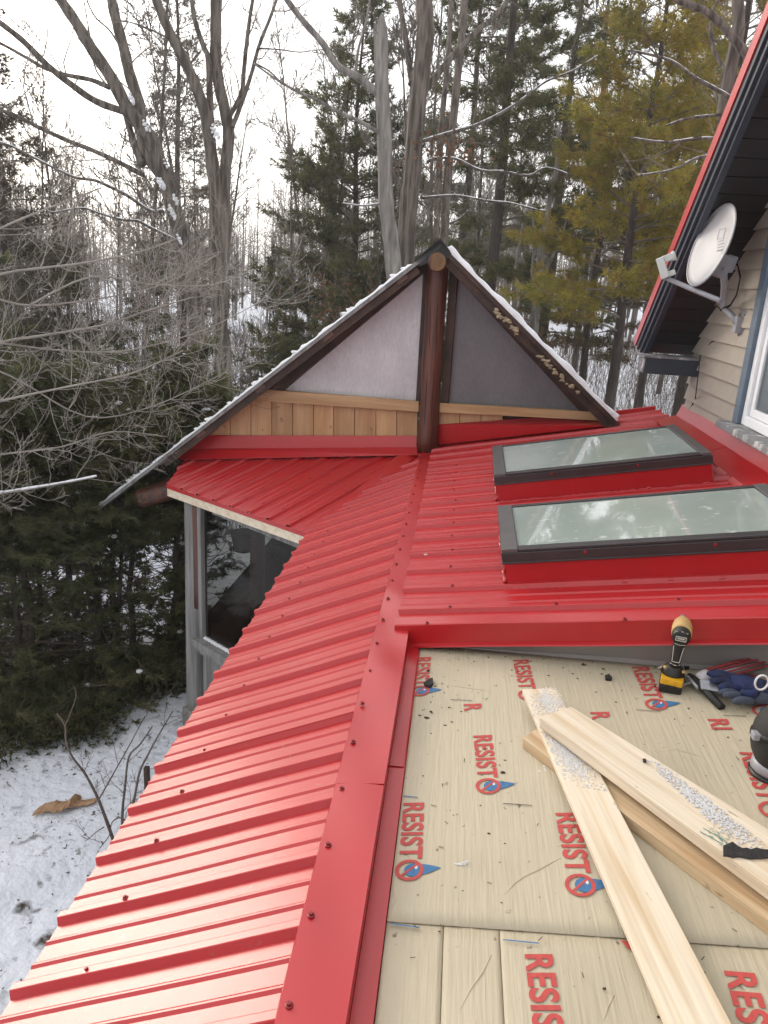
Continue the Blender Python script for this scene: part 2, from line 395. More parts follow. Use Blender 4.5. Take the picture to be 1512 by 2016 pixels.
# screws: washer and hex head, one shared mesh, lying along +Z
def screw_mesh():
    mb = MB(); mb.lathe([(0, .0085), (.002, .0085), (.0032, .006)], (0, 0, 0), (0, 0, 1), 10)
    mb.lathe([(.003, .0048), (.0085, .0048)], (0, 0, 0), (0, 0, 1), 6)
    return mb.mesh('screw', MT['screw'])
SCREW = screw_mesh()
def screw(P, N, parent):
    o = bpy.data.objects.new('screw', SCREW); COL.objects.link(o); o.parent = parent
    o.location = np.asarray(P) - WPOS[parent.name]
    o.rotation_euler = Vector(N).to_track_quat('Z', 'Y').to_euler(); return o

# --- low eave strip on the left: slopes down to the left
PH = 1.345
E_S = arr(-.94, 0, -1.72); VS = arr(.705, 0, .31); NS = unit(np.cross(YD, VS))*-1
if NS[2] < 0: NS = -NS
V0 = arr(-.20, 6.40, -1.38); V1 = arr(-.895, 5.01, -1.76)
polyS = [(-.9, 0), (5.0, 0), (6.42, 1.012), (6.42, 1.02), (-.9, 1.02)]
strip = []
for k in range(-3, 6):
    a = PH + (k*4)*RIB - .02; b = PH + (k*4+4)*RIB + .028
    a = max(a, -.9); b = min(b, 6.42)
    if b <= a: continue
    s_ = sheet(E_S, YD, VS, NS, polyS, a, b, PH, roof, lift=.0022*(k % 2), rows=6)
    strip.append((a, b, s_))
for k in range(-10, 22):
    u = PH + k*RIB
    vlow = .27 if u < 5.0 else .27+(u-5.0)*.72
    if vlow > .95: continue
    for a, b, s_ in strip:
        if a+.03 < u < b-.02 and s_:
            screw(E_S + YD*(u+random.uniform(-.006, .006)) + VS*(vlow+random.uniform(-.015, .015)) + NS*.0202, NS, s_); break

# --- flashing over the change of slope, two lengths with a lap
def bent_sheet(name, prof, y0, y1, m, ny=40, nx=8, wav=.0022, seed=0, parent=roof, thick=.0012, yoff=None):
    """strip along Y with section prof [(x,z)], gently buckled"""
    rg = np.random.RandomState(seed); ph = rg.rand(6)*6
    pts = []
    for (x0, z0), (x1, z1) in zip(prof[:-1], prof[1:]):
        n = max(1, int(math.hypot(x1-x0, z1-z0)/.018)) if nx > 1 else 1
        for i in range(n): t = i/n; pts.append((x0+(x1-x0)*t, z0+(z1-z0)*t))
    pts.append(prof[-1]); pts = np.array(pts); n = len(pts)
    ys = np.linspace(y0, y1, ny); V = []
    for y in ys:
        w = wav*(np.sin(y*9+ph[0]+pts[:, 0]*25)+.8*np.sin(y*4.1+ph[1]-pts[:, 0]*14)+.5*np.sin(y*17+ph[2]))
        V.append(np.stack([pts[:, 0], np.full(n, y)+(yoff(pts[:, 0]) if yoff else 0), pts[:, 1]+w], 1))
    V = np.vstack(V); T = []
    for i in range(ny-1):
        for j in range(n-1):
            a = i*n+j; T += [(a, a+1, a+n+1), (a, a+n+1, a+n)]
    mb = MB(); mb.add(V, T); o = obj(name, mb, m, parent, smooth=True)
    s = o.modifiers.new('thick', 'SOLIDIFY'); s.thickness = thick; s.offset = -1
    es = o.modifiers.new('es', 'EDGE_SPLIT'); es.split_angle = R(28)
    return o
FLP = [(-.246, -1.392), (-.243, -1.384), (-.106, -1.366), (-.104, -1.422)]
fl1 = bent_sheet('flashing', FLP, -.9, 1.86, 'redsmooth', ny=70, seed=1, wav=.0036)
fl2 = bent_sheet('flashing', [(x, z+.004) for x, z in FLP], 1.83, 3.3, 'redsmooth', ny=50, seed=2, wav=.0036)
fl3 = bent_sheet('flashing', [(-.246, -1.390), (-.243, -1.381), (-.150, -1.372), (-.08, -1.366)], 3.302, 6.36, 'redsmooth', ny=60, seed=3, wav=.0012)
for k in range(-9, 23):
    y = PH + k*RIB + .012
    if y > 6.25: continue
    p_ = fl1 if y < 1.84 else (fl2 if y < 3.3 else fl3)
    screw(arr(-.222, y, -1.379 if y < 1.84 or y > 3.3 else -1.375), NS*.35+arr(0, 0, 1), p_)

# --- deck drip edge and deck membrane
DS = .145
def deckz(x): return -1.43 + DS*(x+.05)
DP = arr(-.05, 0, -1.43); DN = (-DS, 0, 1)
def dpx(x, y, h=0.0): return onplane(x, y, DP+arr(0, 0, h), DN)
_a, _b = dpx(760, 1815), dpx(1512, 1868)
SS = (_b[1]-_a[1])/(_b[0]-_a[0]); SM = (_a[1]-SS*_a[0], SS)        # lap line y = SM0 + SM1*x
BK = (2.85-.27*.05, -.27)                                        # back edge of the deck
bent_sheet('drip_edge', [(-.103, -1.4255), (-.056, -1.4235), (-.0545, -1.4285)], -.9, 2.02, 'redsmooth', ny=30, nx=1, wav=.0006, seed=5)
bent_sheet('drip_edge', [(-.103, -1.4225), (-.060, -1.4200), (-.0535, -1.4285)], 2.0, 2.84, 'redsmooth', ny=30, nx=1, wav=.0016, seed=6)
def deck_piece(x0, x1, yf, yb, lift, seed, wrinkle=1.0):
    """membrane sheet with shallow wrinkles; yf and yb are (at x=0, slope)"""
    rg = np.random.RandomState(seed); nx = max(4, int((x1-x0)/.011)); ny = max(4, int(abs(yb[0]-yf[0])/.05))
    xs = np.linspace(x0, x1, nx); V = []
    lines = [(rg.uniform(x0, x1), rg.uniform(-.02, .02), rg.uniform(.003, .008), rg.uniform(.0006, .0018), rg.rand()*6) for _ in range(int(26*(x1-x0)))]
    for i in range(ny+1):
        t = i/ny; ys = (yf[0]+yf[1]*xs)*(1-t)+(yb[0]+yb[1]*xs)*t
        z = deckz(xs)+lift
        for lx, sl, w, h, ph in lines:
            c = lx+sl*ys+.006*np.sin(ys*5+ph)
            z = z + wrinkle*h*np.exp(-((xs-c)/w)**2)*np.clip(np.sin(ys*3+ph)+.4, 0, 1)
        V.append(np.stack([xs, ys, z], 1))
    V = np.vstack(V); T = []
    n = nx
    for i in range(ny):
        for j in range(n-1):
            a = i*n+j; T += [(a, a+1, a+n+1), (a, a+n+1, a+n)]
    mb = MB(); mb.add(V, T); o = obj('membrane_sheet', mb, 'membrane', roof, smooth=True)
    s = o.modifiers.new('thick', 'SOLIDIFY'); s.thickness = .003; s.offset = -1; return o
mem_far = deck_piece(-.053, 1.64, SM, BK, .0030, 11, .6)
SM2 = (SM[0]-.0005, SM[1])
j1, j2 = dpx(870, 1925)[0], dpx(988, 1925)[0]
deck_piece(-.053, j1-.001, (-.9, 0), SM2, .0, 12)
mem_near = deck_piece(j1+.001, j2-.0008, (-.9, 0), SM2, .0, 13)
mem_near2 = deck_piece(j2+.0008, 1.64, (-.9, 0), SM2, .0, 14)
mb = MB(); mb.prism([arr(-.05, -.9, deckz(-.05)-.006), arr(1.64, -.9, deckz(1.64)-.006), arr(1.64, BK[0]+BK[1]*1.64, deckz(1.64)-.006), arr(-.05, BK[0]-BK[1]*.05, deckz(-.05)-.006)], (0, 0, -.06)); obj('deck_boards', mb, 'pine_board', roof)

# --- printed marks on the membrane (flat print, a hair above the sheet)
def text_mesh(body, size, name):
    cu = bpy.data.curves.new(name, 'FONT'); cu.body = body; cu.size = 1.0; cu.offset = .030; cu.space_character = 1.06
    t = bpy.data.objects.new(name, cu); COL.objects.link(t)
    dg = bpy.context.evaluated_depsgraph_get(); me = bpy.data.meshes.new_from_object(t.evaluated_get(dg))
    bpy.data.objects.remove(t)
    V = np.zeros(len(me.vertices)*3); me.vertices.foreach_get('co', V); V = V.reshape(-1, 3)
    T = []
    for p in me.polygons:
        vs = list(p.vertices); T += [(vs[0], vs[i], vs[i+1]) for i in range(1, len(vs)-1)]
    lo, hi = V.min(0), V.max(0)
    V = V - lo; h = hi[1]-lo[1]
    V[:, :2] *= size/h; V[:, 0] *= .86
    return V, np.array(T), V[:, 0].max()
CAP = .064
TXT = {b: text_mesh(b, CAP, 'lettering') for b in ('RESIST', 'RESIS', 'R', 'RI')}
WSCALE = .232/TXT['RESIST'][2]
def put_print(body, p0, p1, parent, logo=True, scale=.955):
    """lettering from pixel p0 (start, mid height) toward p1, letter tops to the right"""
    V, T, w = TXT[body]
    A, B = dpx(*p0), dpx(*p1); adv = unit(B-A); up = unit(np.cross(unit(DN), adv)); nn = unit(DN)
    base = A-up*CAP/2*scale + nn*(.0050 if parent is mem_far else .0026)
    def place(q, dz=0.0): return base + np.outer(q[:, 0]*WSCALE*scale, adv) + np.outer(q[:, 1]*scale, up) + nn*dz
    mb = MB(); mb.add(place(V), T); obj('lettering', mb, 'printred', parent)
    if logo:
        c = arr(.2745, .030)
        def flat(q): q = np.asarray(q, float); return np.column_stack([q[:, 0]/WSCALE, q[:, 1]])
        def ring(r0, r1, n=28):
            a = np.arange(n)*2*math.pi/n
            I = np.column_stack([c[0]+r0*np.cos(a), c[1]+r0*np.sin(a)]); O_ = np.column_stack([c[0]+r1*np.cos(a), c[1]+r1*np.sin(a)])
            T2 = []
            for j in range(n): k = (j+1) % n; T2 += [(j, n+j, n+k), (j, n+k, k)]
            m2 = MB(); m2.add(place(flat(np.vstack([I, O_])), .0012), T2); return m2
        # blue drop: round body with a tail that curls up to a point
        t = np.linspace(0, 1, 14)
        top = np.column_stack([c[0]-.023+.016*t**2, c[1]+.012+.072*t]); bot = np.column_stack([c[0]+.022-.029*t**1.7, c[1]+.006+.078*t])
        bot[-1] = top[-1]
        Vd = np.vstack([top, bot]); Td = []
        for j in range(13): Td += [(j, 14+j, 15+j), (j, 15+j, j+1)]
        a = np.arange(20)*2*math.pi/20; disc = np.vstack([[c[0], c[1]+.010], np.column_stack([c[0]+.0235*np.cos(a), c[1]+.010+.0235*np.sin(a)])])
        m2 = MB(); m2.add(place(flat(Vd), .0004), Td); m2.add(place(flat(disc), .0007), [(0, 1+j, 1+(j+1) % 20) for j in range(20)])
        obj('drop_print', m2, 'printblue', parent)
        hl = np.column_stack([c[0]-.009+.007*np.cos(a), c[1]+.018+.004*np.sin(a)])
        m2 = MB(); m2.add(place(flat(hl), .0010), [(0, j, j+1) for j in range(1, 19)]); obj('drop_highlight', m2, 'printwhite', parent)
        m2 = ring(.028, .038)
        q = np.array([[-.030, -.0034], [.030, -.0034], [.030, .0034], [-.030, .0034]]); rot = R(-45)
        q = np.column_stack([q[:, 0]*math.cos(rot)-q[:, 1]*math.sin(rot), q[:, 0]*math.sin(rot)+q[:, 1]*math.cos(rot)]) + c
        m2.add(place(flat(q), .0011), [(0, 1, 2), (0, 2, 3)]); obj('ring_print', m2, 'printred', parent)
put_print('RESIST', (950, 1450), (965, 1572), mem_far)
put_print('RESIST', (815, 1583), (806, 1742), mem_far)
put_print('RESIST', (1115, 1603), (1148, 1765), mem_far)
put_print('RESIST', (1025, 1301), (1047, 1395), mem_far)
put_print('RESIST', (1260, 1315), (1297, 1398), mem_far)
put_print('RESIST', (834, 1296), (827, 1368), mem_far)
put_print('RESIST', (1476, 1484), (1535, 1625), mem_far)
put_print('RESIST', (1470, 1325), (1508, 1408), mem_far)
put_print('RESIST', (1060, 1880), (1090, 2100), mem_near2)
put_print('RESIST', (1455, 1915), (1520, 2130), mem_near2)
put_print('R', (930, 1388), (932, 1406), mem_far, logo=False)
put_print('R', (1180, 1404), (1186, 1422), mem_far, logo=False)
put_print('RI', (1412, 1418), (1424, 1442), mem_far, logo=False)
for (xa, ya, xb, yb, c_) in ((887, 1380, 930, 1382, 'tar'), (990, 1585, 1047, 1589, 'tar'), (1252, 1400, 1300, 1404, 'tar'), (1422, 1411, 1468, 1413, 'tar'), (1447, 1613, 1478, 1616, 'tar'), (793, 1570, 822, 1573, 'printblue'), (990, 1854, 1060, 1861, 'printblue'), (768, 1822, 826, 1830, 'printblue')):
    a = dpx(xa, ya); b = dpx(xb, yb)
    w = arr(0, .0013 if c_ == 'tar' else .0017, 0); a = a+arr(0, 0, .0060); b = b+arr(0, 0, .0060)
    mb = MB(); mb.poly([a-w, b-w, b+w, a+w]); obj('printed_dash', mb, c_, mem_far if ya < 1840 else mem_near2)
a = dpx(1240, 1853) + arr(0, -.004, .004)
mb = MB(); mb.poly([a+arr(-.022, 0, 0), a+arr(-.008, -.022, 0), a+arr(.012, -.026, 0), a+arr(.02, 0, 0)]); obj('red_print_edge', mb, 'printred', mem_near2)

# creases pushed up in the membrane
for cr in ([(992, 1764), (1010, 1742), (1030, 1727), (1062, 1712), (1104, 1690)], [(905, 1990), (925, 1950), (950, 1915), (968, 1880)], [(848, 1286), (880, 1300), (920, 1292)], [(845, 1345), (900, 1352), (965, 1362)], [(1210, 1960), (1196, 1985), (1188, 2012)], [(1290, 1480), (1330, 1476), (1380, 1490)], [(772, 1790), (780, 1770), (772, 1750)]):
    far_ = cr[0][1] < 1840; pts = [dpx(x, y, .0022 if far_ else -.0008) for x, y in cr]; k = len(pts)
    mb = MB(); mb.tube(pts, [.0015]+[.0032]*(k-2)+[.0012], 6); obj('crease', mb, 'membrane', mem_far if far_ else mem_near2, smooth=True)

# --- front trim of the skylight roof
def front(x, dz): t = (x-A0[0]); return A0 + EV*t + arr(0, 0, dz)
def trim(name, sec, x0, x1, m, n=30, parent=roof, seed=0):
    """section sec [(y,z)] swept along the front edge of the skylight roof"""
    rg = np.random.RandomState(seed); V = []; k = len(sec)
    for i in range(n+1):
        x = x0+(x1-x0)*i/n; b = front(x, 0)
        for (dy, dz) in sec: V.append(b+arr(0, dy, dz+.0010*math.sin(x*9+dy*40)))
    T = []
    for i in range(n):
        for j in range(k-1): a = i*k+j; T += [(a, a+k, a+k+1), (a, a+k+1, a+1)]
    mb = MB(); mb.add(V, T); o = obj(name, mb, m, parent)
    s = o.modifiers.new('thick', 'SOLIDIFY'); s.thickness = .0014; s.offset = 0; return o
ftrim = trim('front_trim', [(.065, .0245), (.0, .0245), (-.004, .021), (-.004, -.060), (-.020, -.064), (-.022, -.070)], -.165, 1.66, 'redsmooth')
for (x, y) in ((841, 1227), (1230, 1220)):
    p = onplane(x, y, A0+arr(0, 0, .026), np.cross(EV, YD)); screw(p, unit(np.cross(EV, YD)), ftrim)
def back(x, h=0.0, dy=0.0): return arr(x, BK[0]+BK[1]*x+dy, deckz(x)+h)
mb = MB(); mb.prism([back(-.04, .0, -.002), back(1.62, .0, -.002), front(1.62, -.045), front(-.04, -.045)], (0, .004, 0)); obj('riser_flashing', mb, 'greymetal', roof)
mb = MB(); mb.prism([back(-.04, .004, -.012), back(1.62, .004, -.012), back(1.62, .045, -.006), back(-.04, .006, -.006)], (0, .003, 0)); obj('riser_step', mb, 'greymetal', roof)

# --- skylight roof sheets
NR = unit(np.cross(EV, YD)); NR = NR if NR[2] > 0 else -NR
polyR = [(0, 0), (3.98, 0), (3.98, 1.80), (0, 1.80)]
rsheets = []
for k in range(0, 5):
    a = max(0.0, k*4*.2345 - .02); b = min(3.98, (k*4+4)*.2345+.028)
    RIB_save = RIB; RIB = .2345
    s_ = sheet(A0+arr(0, 0, .002), YD, EV, NR, polyR, a, b, .165, roof, lift=.0022*(k % 2), rows=5)
    RIB = RIB_save; rsheets.append((a, b, s_))
for k in range(0, 17):
    u = .165+k*.2345
    for v in (.215,) + ((.62, 1.05) if k in (0,) else ()):
        for a, b, s_ in rsheets:
            if a+.03 < u < b-.02 and s_:
                screw(A0+arr(0, 0, .002)+YD*(u+random.uniform(-.008, .008))+EV*(v+random.uniform(-.01, .01))+NR*.0202, NR, s_); break

# --- skylights
def skylight(p_fl, p_bl, p_fr, depth_dir=None, label=None):
    H = .185
    P0 = A0+arr(0, 0, H)
    fl = onplane(*p_fl, P0, NR); bl = onplane(*p_bl, P0, NR); fr = onplane(*p_fr, P0, NR)
    ex = fr-fl; ey = bl-fl; Lx = np.linalg.norm(ex); Ly = np.linalg.norm(ey); ex /= Lx; ey /= Ly
    def q(u, v, h): return fl + ex*u + ey*v + NR*(h)
    sk = bpy.data.objects.new('skylight', None)
    mb = MB()
    def frustum(m, u0, u1, v0, v1, h0, h1, grow=0.0):
        a = [q(u0-grow, v0-grow, h0), q(u1+grow, v0-grow, h0), q(u1+grow, v1+grow, h0), q(u0-grow, v1+grow, h0)]
        b = [q(u0, v0, h1), q(u1, v0, h1), q(u1, v1, h1), q(u0, v1, h1)]
        T = [(0, 2, 1), (0, 3, 2), (4, 5, 6), (4, 6, 7)]
        for i in range(4): j = (i+1) % 4; T += [(i, j, 4+j), (i, 4+j, 4+i)]
        m.add(a+b, T)
    frustum(mb, .008, Lx-.008, .008, Ly-.008, -H+.004, -.062)       # red skirt = the skylight's own body
    o = obj('skylight', mb, 'redsmooth', roof)
    if label: o['label'] = label
    mb = MB(); frustum(mb, 0, Lx, 0, Ly, -.066, -.016); frustum(mb, -.004, Lx+.004, -.004, Ly+.004, -.066, -.058)
    fr_o = obj('frame', mb, 'skyframe', o, bevel=.003)
    w = .055
    mb = MB()                                              # raised cover rails round the glass
    for (u0, u1, v0, v1) in ((0.004, w+.02, .004, Ly-.004), (Lx-w, Lx-.004, .004, Ly-.004)): frustum(mb, u0, u1, v0, v1, -.0155, .0)
    obj('cover_rail', mb, 'skyframe2', o, bevel=.003)
    mb = MB()
    for (u0, u1, v0, v1) in ((w+.022, Lx-w-.002, .004, w), (w+.022, Lx-w-.002, Ly-.03, Ly-.004)): frustum(mb, u0, u1, v0, v1, -.0155, -.003)
    obj('cover_rail', mb, 'skyframe', o, bevel=.003)
    mb = MB(); frustum(mb, w+.022, Lx-w-.002, w+.001, Ly-.031, -.0150, -.010); obj('pane', mb, 'skyglass', o)
    # lumpy red sealant along the foot of the skirt
    mb = MB(); rg = np.random.RandomState(int(p_fl[0])); pts = []; rad = []
    for i in range(90):
        t = i/89.; pts.append(q(Lx*t, -.002+rg.normal(0, .002), -H+.014+rg.normal(0, .003))); rad.append(.005+.004*rg.rand())
    mb.tube(pts, rad, 5)
    pts = []; rad = []
    for i in range(60):
        t = i/59.; k = (t*Ly/.2345) % 1
        pts.append(q(-.006+rg.normal(0, .003), Ly*t, -H+.016+(.02 if k < .15 else 0)+rg.normal(0, .003))); rad.append(.006+.006*rg.rand())
    mb.tube(pts, rad, 5)
    obj('sealant', mb, 'redsmooth', o, smooth=True)
    for u in (.26, .62) if Lx > 1.0 else (.3,):
        screw(q(u*Lx*1.1, -.001, -.030), -ey, o)
    return o
skylight((985, 1083), (978, 995), (1640, 1044), label='nearer skylight, cut by the right edge of the picture')
skylight((971, 935), (968, 878), (1403, 890), label='farther skylight near the timber gable')

# --- flashing where the skylight roof meets the house wall (wall plane x = WX)
WX = 1.70
KW = WX/2.05
def roofz(x): return A0[2] + .265*(x-A0[0])
bent_sheet('wall_flashing', [(1.50, roofz(1.50)+.028), (1.655, roofz(1.655)+.036), (WX-.012, -.765)], 3.0, 4.72, 'redsmooth', ny=40, nx=1, wav=.0012, seed=8)
bent_sheet('wall_flashing', [(1.50, roofz(1.50)+.030), (1.655, roofz(1.655)+.038), (WX-.012, -.765)], 4.70, 5.86, 'redsmooth', ny=30, nx=1, wav=.0012, seed=9)
for i in range(9):
    yy = 3.55+i*.2345
    mb = MB(); mb.prism([arr(1.475, yy-.075, roofz(1.475)+.006), arr(1.475, yy+.075, roofz(1.475)+.006), arr(1.50, yy+.085, roofz(1.50)+.026), arr(1.50, yy-.085, roofz(1.50)+.026)], (0, 0, .004)); obj('closure_tab', mb, 'redsmooth', roof)
# raised trim along the far edge of the skylight roof
mb = MB(); pb = A0+YD*3.98
mb.prism([pb+EV*1.35+arr(0, 0, .0), pb+EV*1.35+arr(0, .03, .0), pb+EV*1.35+arr(0, .03, .045), pb+EV*1.35+arr(0, 0, .045)], EV*.42); obj('edge_trim', mb, 'redsmooth', roof)

# --- far segment of porch roof under the gable: slopes down toward the left front
NF = arr(-.164, -.183, .969)
UF = unit(arr(-.805, .593, -.024)); VF = unit(np.cross(NF, UF)); VF = VF if VF[1] > 0 else -VF
def fuv(P): d = np.asarray(P)-V1; return (float(np.dot(d, UF)), float(np.dot(d, VF)))
FLB = arr(-2.418, 6.712, -1.696); E2 = arr(-2.385, 6.108, -1.80)
cut = onplane(352, 922, V1, NF)
polyF = [fuv(V1), fuv(E2), fuv(cut), fuv(FLB), fuv(V0)]
umax = max(p[0] for p in polyF)
polyF = [(-.01, -.012), (polyF[1][0], polyF[1][1]-.012), polyF[2], polyF[3], (polyF[4][0], polyF[4][1])]
umin = min(p[0] for p in polyF)
fs = []
for k in range(-2, 3):
    a = k*4*RIB-.02; b = k*4*RIB+4*RIB+.028
    a = max(a, umin); b = min(b, umax)
    if b-a < .02: continue
    s_ = sheet(V1+NF*.004, UF, VF, NF, polyF, a, b, .05, roof, lift=.0022*(k % 2), rows=4)
    fs.append((a, b, s_))
for k in range(0, 8):
    u = .05+k*RIB
    for v in (.14, .62):
        for a, b, s_ in fs:
            if a+.03 < u < b-.02 and s_ and not (v > .5 and k > 5):
                screw(V1+NF*.004+UF*u+VF*(v+random.uniform(-.02, .02))+NF*.0202, NF, s_); break
# valley metal between strip and far segment
mb = MB()
va = V1+arr(0, 0, .012); vb = V0+arr(0, 0, .012)
mb.poly([va, va+UF*.10+VF*.02+arr(0, 0, .0), vb+arr(-.16, -.02, .004), vb]); obj('valley_flashing', mb, 'redsmooth', roof)
# pale eave board
mb = MB(); out = unit(arr(-.593, -.805, 0))
e1 = onplane(612, 1052, V1+out*.012, out); e2 = onplane(332, 952, V1+out*.012, out)
e1 = V1+out*.006+arr(0, 0, -.012)+UF*.0; e2 = E2+out*.006+arr(0, 0, -.012)
mb.prism([e1, e2, e2+arr(0, 0, -.088), e1+arr(0, 0, -.088)], -out*.036); obj('eave_board', mb, 'pine_pale', roof, bevel=.002)
mb = MB(); e1b = e1+out*.006+arr(0, 0, .014); e2b = e2+out*.006+arr(0, 0, .014)
mb.prism([e1b, e2b, e2b+arr(0, 0, -.032), e1b+arr(0, 0, -.032)], -out*.003); obj('eave_drip', mb, 'redsmooth', roof)
# dark boarding under the left eave so the strip reads as a roof from below too
mb = MB()
mb.prism([arr(-.90, -.9, -1.735), arr(-.90, 5.0, -1.735), arr(-.90, 5.0, -1.86), arr(-.90, -.9, -1.86)], (.03, 0, 0)); obj('eave_board', mb, 'oldgrey', roof)
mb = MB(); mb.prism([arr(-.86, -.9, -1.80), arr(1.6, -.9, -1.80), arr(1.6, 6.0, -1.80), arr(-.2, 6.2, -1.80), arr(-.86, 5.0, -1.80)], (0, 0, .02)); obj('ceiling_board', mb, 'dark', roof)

# ================================================================== GABLED TIMBER PORCH
TH = R(8); GP = arr(-.2, 6.4, 0); GD = arr(-math.cos(TH), math.sin(TH), 0); GN = arr(math.sin(TH), math.cos(TH), 0)
GB = unit(arr(-.012, 1, 0))                 # the ridge runs straight back
def gpx(x, y, off=0.0):                          # point on the gable wall plane (off = toward the viewer)
    return onplane(x, y, GP-GN*off, GN)
porch = empty('gable_porch', (-.2, 6.6, -4.2), 'timber porch gable with milky plastic panels, cedar planks and snow dusted roof edge', 'porch')
def slab(name, pix, off, th, m, smooth=False, bevel=0.0, parent=porch, kind=None):
    mb = MB(); mb.prism([gpx(x, y, off) for x, y in pix], GN*th); return obj(name, mb, m, parent, bevel=bevel, kind=kind)
# film panels
slab('plastic_panel', [(832, 532), (824, 797), (552, 770)], -.02, .006, 'film')
slab('plastic_panel', [(899, 540), (880, 800), (1160, 808)], -.02, .006, 'film_shaded')
# frame sticks beside the post and rakes
slab('frame_stick', [(842, 515), (834, 527), (818, 797), (829, 797)], .02, .05, 'darktimber')
slab('frame_stick', [(886, 520), (902, 532), (882, 797), (868, 797)], .02, .05, 'darktimber')
slab('rake_board', [(838, 508), (842, 530), (556, 770), (515, 768)], .03, .05, 'darktimber')
slab('rake_board', [(886, 505), (1190, 812), (1186, 828), (1140, 808), (884, 530)], .03, .05, 'darktimber')
# beams
slab('beam', [(512, 766), (824, 791), (824, 811), (492, 788)], .055, .06, 'cedar_h', bevel=.003)
slab('beam', [(865, 794), (1182, 812), (1192, 829), (865, 812)], .055, .06, 'cedar_h', bevel=.003)
# vertical cedar planks; the rake cuts the left ones
def rake_y(x): return 766 + (512-x)*(856-766)/(512-402.0)
edges = [404, 453, 494, 535, 576, 617, 657, 698, 740, 781, 822]
for a, b in zip(edges[:-1], edges[1:]):
    a2, b2 = a+.7, b-.7
    ta = max(rake_y(a2), 775+.073*(a2-512)+8); tb = max(rake_y(b2), 775+.073*(b2-512)+8)
    pts = [(a2, ta), (b2, tb), (b2, 872), (a2, 872)] if ta < 868 else [(a2+6, 868), (b2, tb), (b2, 872), (a2, 872)]
    slab('cedar_plank', pts, .012+random.uniform(-.003, .003), .02, 'cedar_v', bevel=.0015)
for a, b in ((864, 905), (905, 947), (947, 990)):
    slab('cedar_plank', [(a+.7, 806+(a-864)*.08), (b-.7, 806+(b-864)*.08), (b-.7, 840), (a+.7, 846)], .012+random.uniform(-.003, .003), .02, 'cedar_v', bevel=.0015)
# red wall flashing at the foot of the planks, two bends
mb = MB()
p = [gpx(402, 857, .03), gpx(820, 858, .03), gpx(820, 881, .05), gpx(371, 884, .05)]; mb.prism(p, GN*.004); 
obj('wall_flashing', mb, 'redsmooth', porch)
mb = MB(); nfl = NF
q1 = onplane(352, 905, V1+NF*.034, NF); q2 = onplane(822, 896, V1+NF*.034, NF)
mb.prism([gpx(369, 884, .052), gpx(820, 881, .052), q2, q1], arr(0, 0, .003)); obj('wall_flashing', mb, 'redsmooth', porch)
mb = MB()
bl = onplane(862, 876, A0+arr(0, 0, .026), NR); br = onplane(1195, 838, A0+arr(0, 0, .026), NR)
mb.prism([gpx(864, 836, .02), gpx(1052, 823, .02), gpx(1190, 829, .02), br, bl], arr(0, 0, .003)); obj('wall_flashing', mb, 'redsmooth', porch)
# centre log post and ridge log
b0 = onplane(840, 884, A0+arr(0, 0, -.01), (0, 0, 1)); b0 = gpx(841, 889, .06); t0 = gpx(863, 500, .06)
mb = MB(); n = 14; pts = [b0+(t0-b0)*i/(n-1) for i in range(n)]; rg = np.random.RandomState(4)
mb.tube(pts, [.083+.004*math.sin(i*1.3)+.002*i/n for i in range(n)], 18); obj('centre_post', mb, 'stained', porch, smooth=True)
for dx in (-.02, .035):                                   # long drying cracks
    mb = MB(); mb.tube([p_+GD*(-dx)-GN*(.083*math.cos(math.asin(dx/.085))+.0015)+GD*.004*math.sin(i) for i, p_ in enumerate(pts[2:])], [.0022]*(n-2), 4); obj('crack', mb, 'dark', porch)
rc = gpx(861, 516, .30)
mb = MB(); mb.tube([rc, rc+GB*.6, rc+GB*5.0], [.071, .074, .08], 18); obj('ridge_log', mb, 'stained', porch, smooth=True)
mb = MB(); mb.lathe([(0, .066), (.004, .064)], rc-GN*.003, -GN, 18); mb.lathe([(.004, .03), (.006, .028)], rc-GN*.003, -GN, 14); obj('log_end', mb, 'logend', porch)
# roof slabs (boards under sheet), left and right slopes, running back
OV = .28
ap = gpx(866, 478, OV); le = gpx(189, 1001, OV); ri = gpx(1221, 836, OV)
def slope(name, a, b, m, th, lift, parent=porch, back=5.2, front_=0.0):
    d = unit(b-a); nn = unit(np.cross(d, GN)); nn = nn if nn[2] > 0 else -nn
    a2 = a+nn*lift+GN*front_; b2 = b+nn*lift+GN*front_
    mb = MB(); mb.prism([a2, b2, b2-nn*th, a2-nn*th], GB*back); return obj(name, mb, m, parent), nn, d
_, nl, dl = slope('roof_boards', ap, le, 'oldgrey', .028, 0)
_, nr_, dr = slope('roof_boards', ap, ri, 'darktimber', .032, 0)
slope('barge_board', ap+dl*.25, ap+dl*3.1, 'darktimber', .055, -.031, back=.04, front_=.03)
slope('barge_board', ap+dr*.10, ap+dr*1.95, 'darktimber', .06, -.035, back=.04, front_=.03)
# purlin stubs poking out beneath the left roof edge
for f in (.10, .29, .48, .66): 
    c = ap+(le-ap)*f-nl*.045+GN*.02
    mb = MB(); mb.box(c+GN*.14, dl*.05, GN*.14, nl*.018); obj('purlin', mb, 'stained', porch)
# black ridge cap
mb = MB(); mb.prism([ap+nl*.02, ap+dl*.22+nl*.004, ap+dl*.22-nl*.05, ap-arr(0, 0, .11), ap+dr*.12-nr_*.05, ap+dr*.12+nr_*.004, ap+nr_*.02][0:7], GN*.03); obj('ridge_cap', mb, 'soffit', porch)
mb = MB(); mb.prism([ap+arr(0, 0, .034), ap+dl*.24+nl*.012, ap+dl*.24+nl*.002, ap-arr(0, 0, .01)], GB*5.0); mb.prism([ap+arr(0, 0, .034), ap-arr(0, 0, .01), ap+dr*.10+nr_*.002, ap+dr*.10+nr_*.012], GB*5.0); obj('ridge_cap', mb, 'soffit', porch)
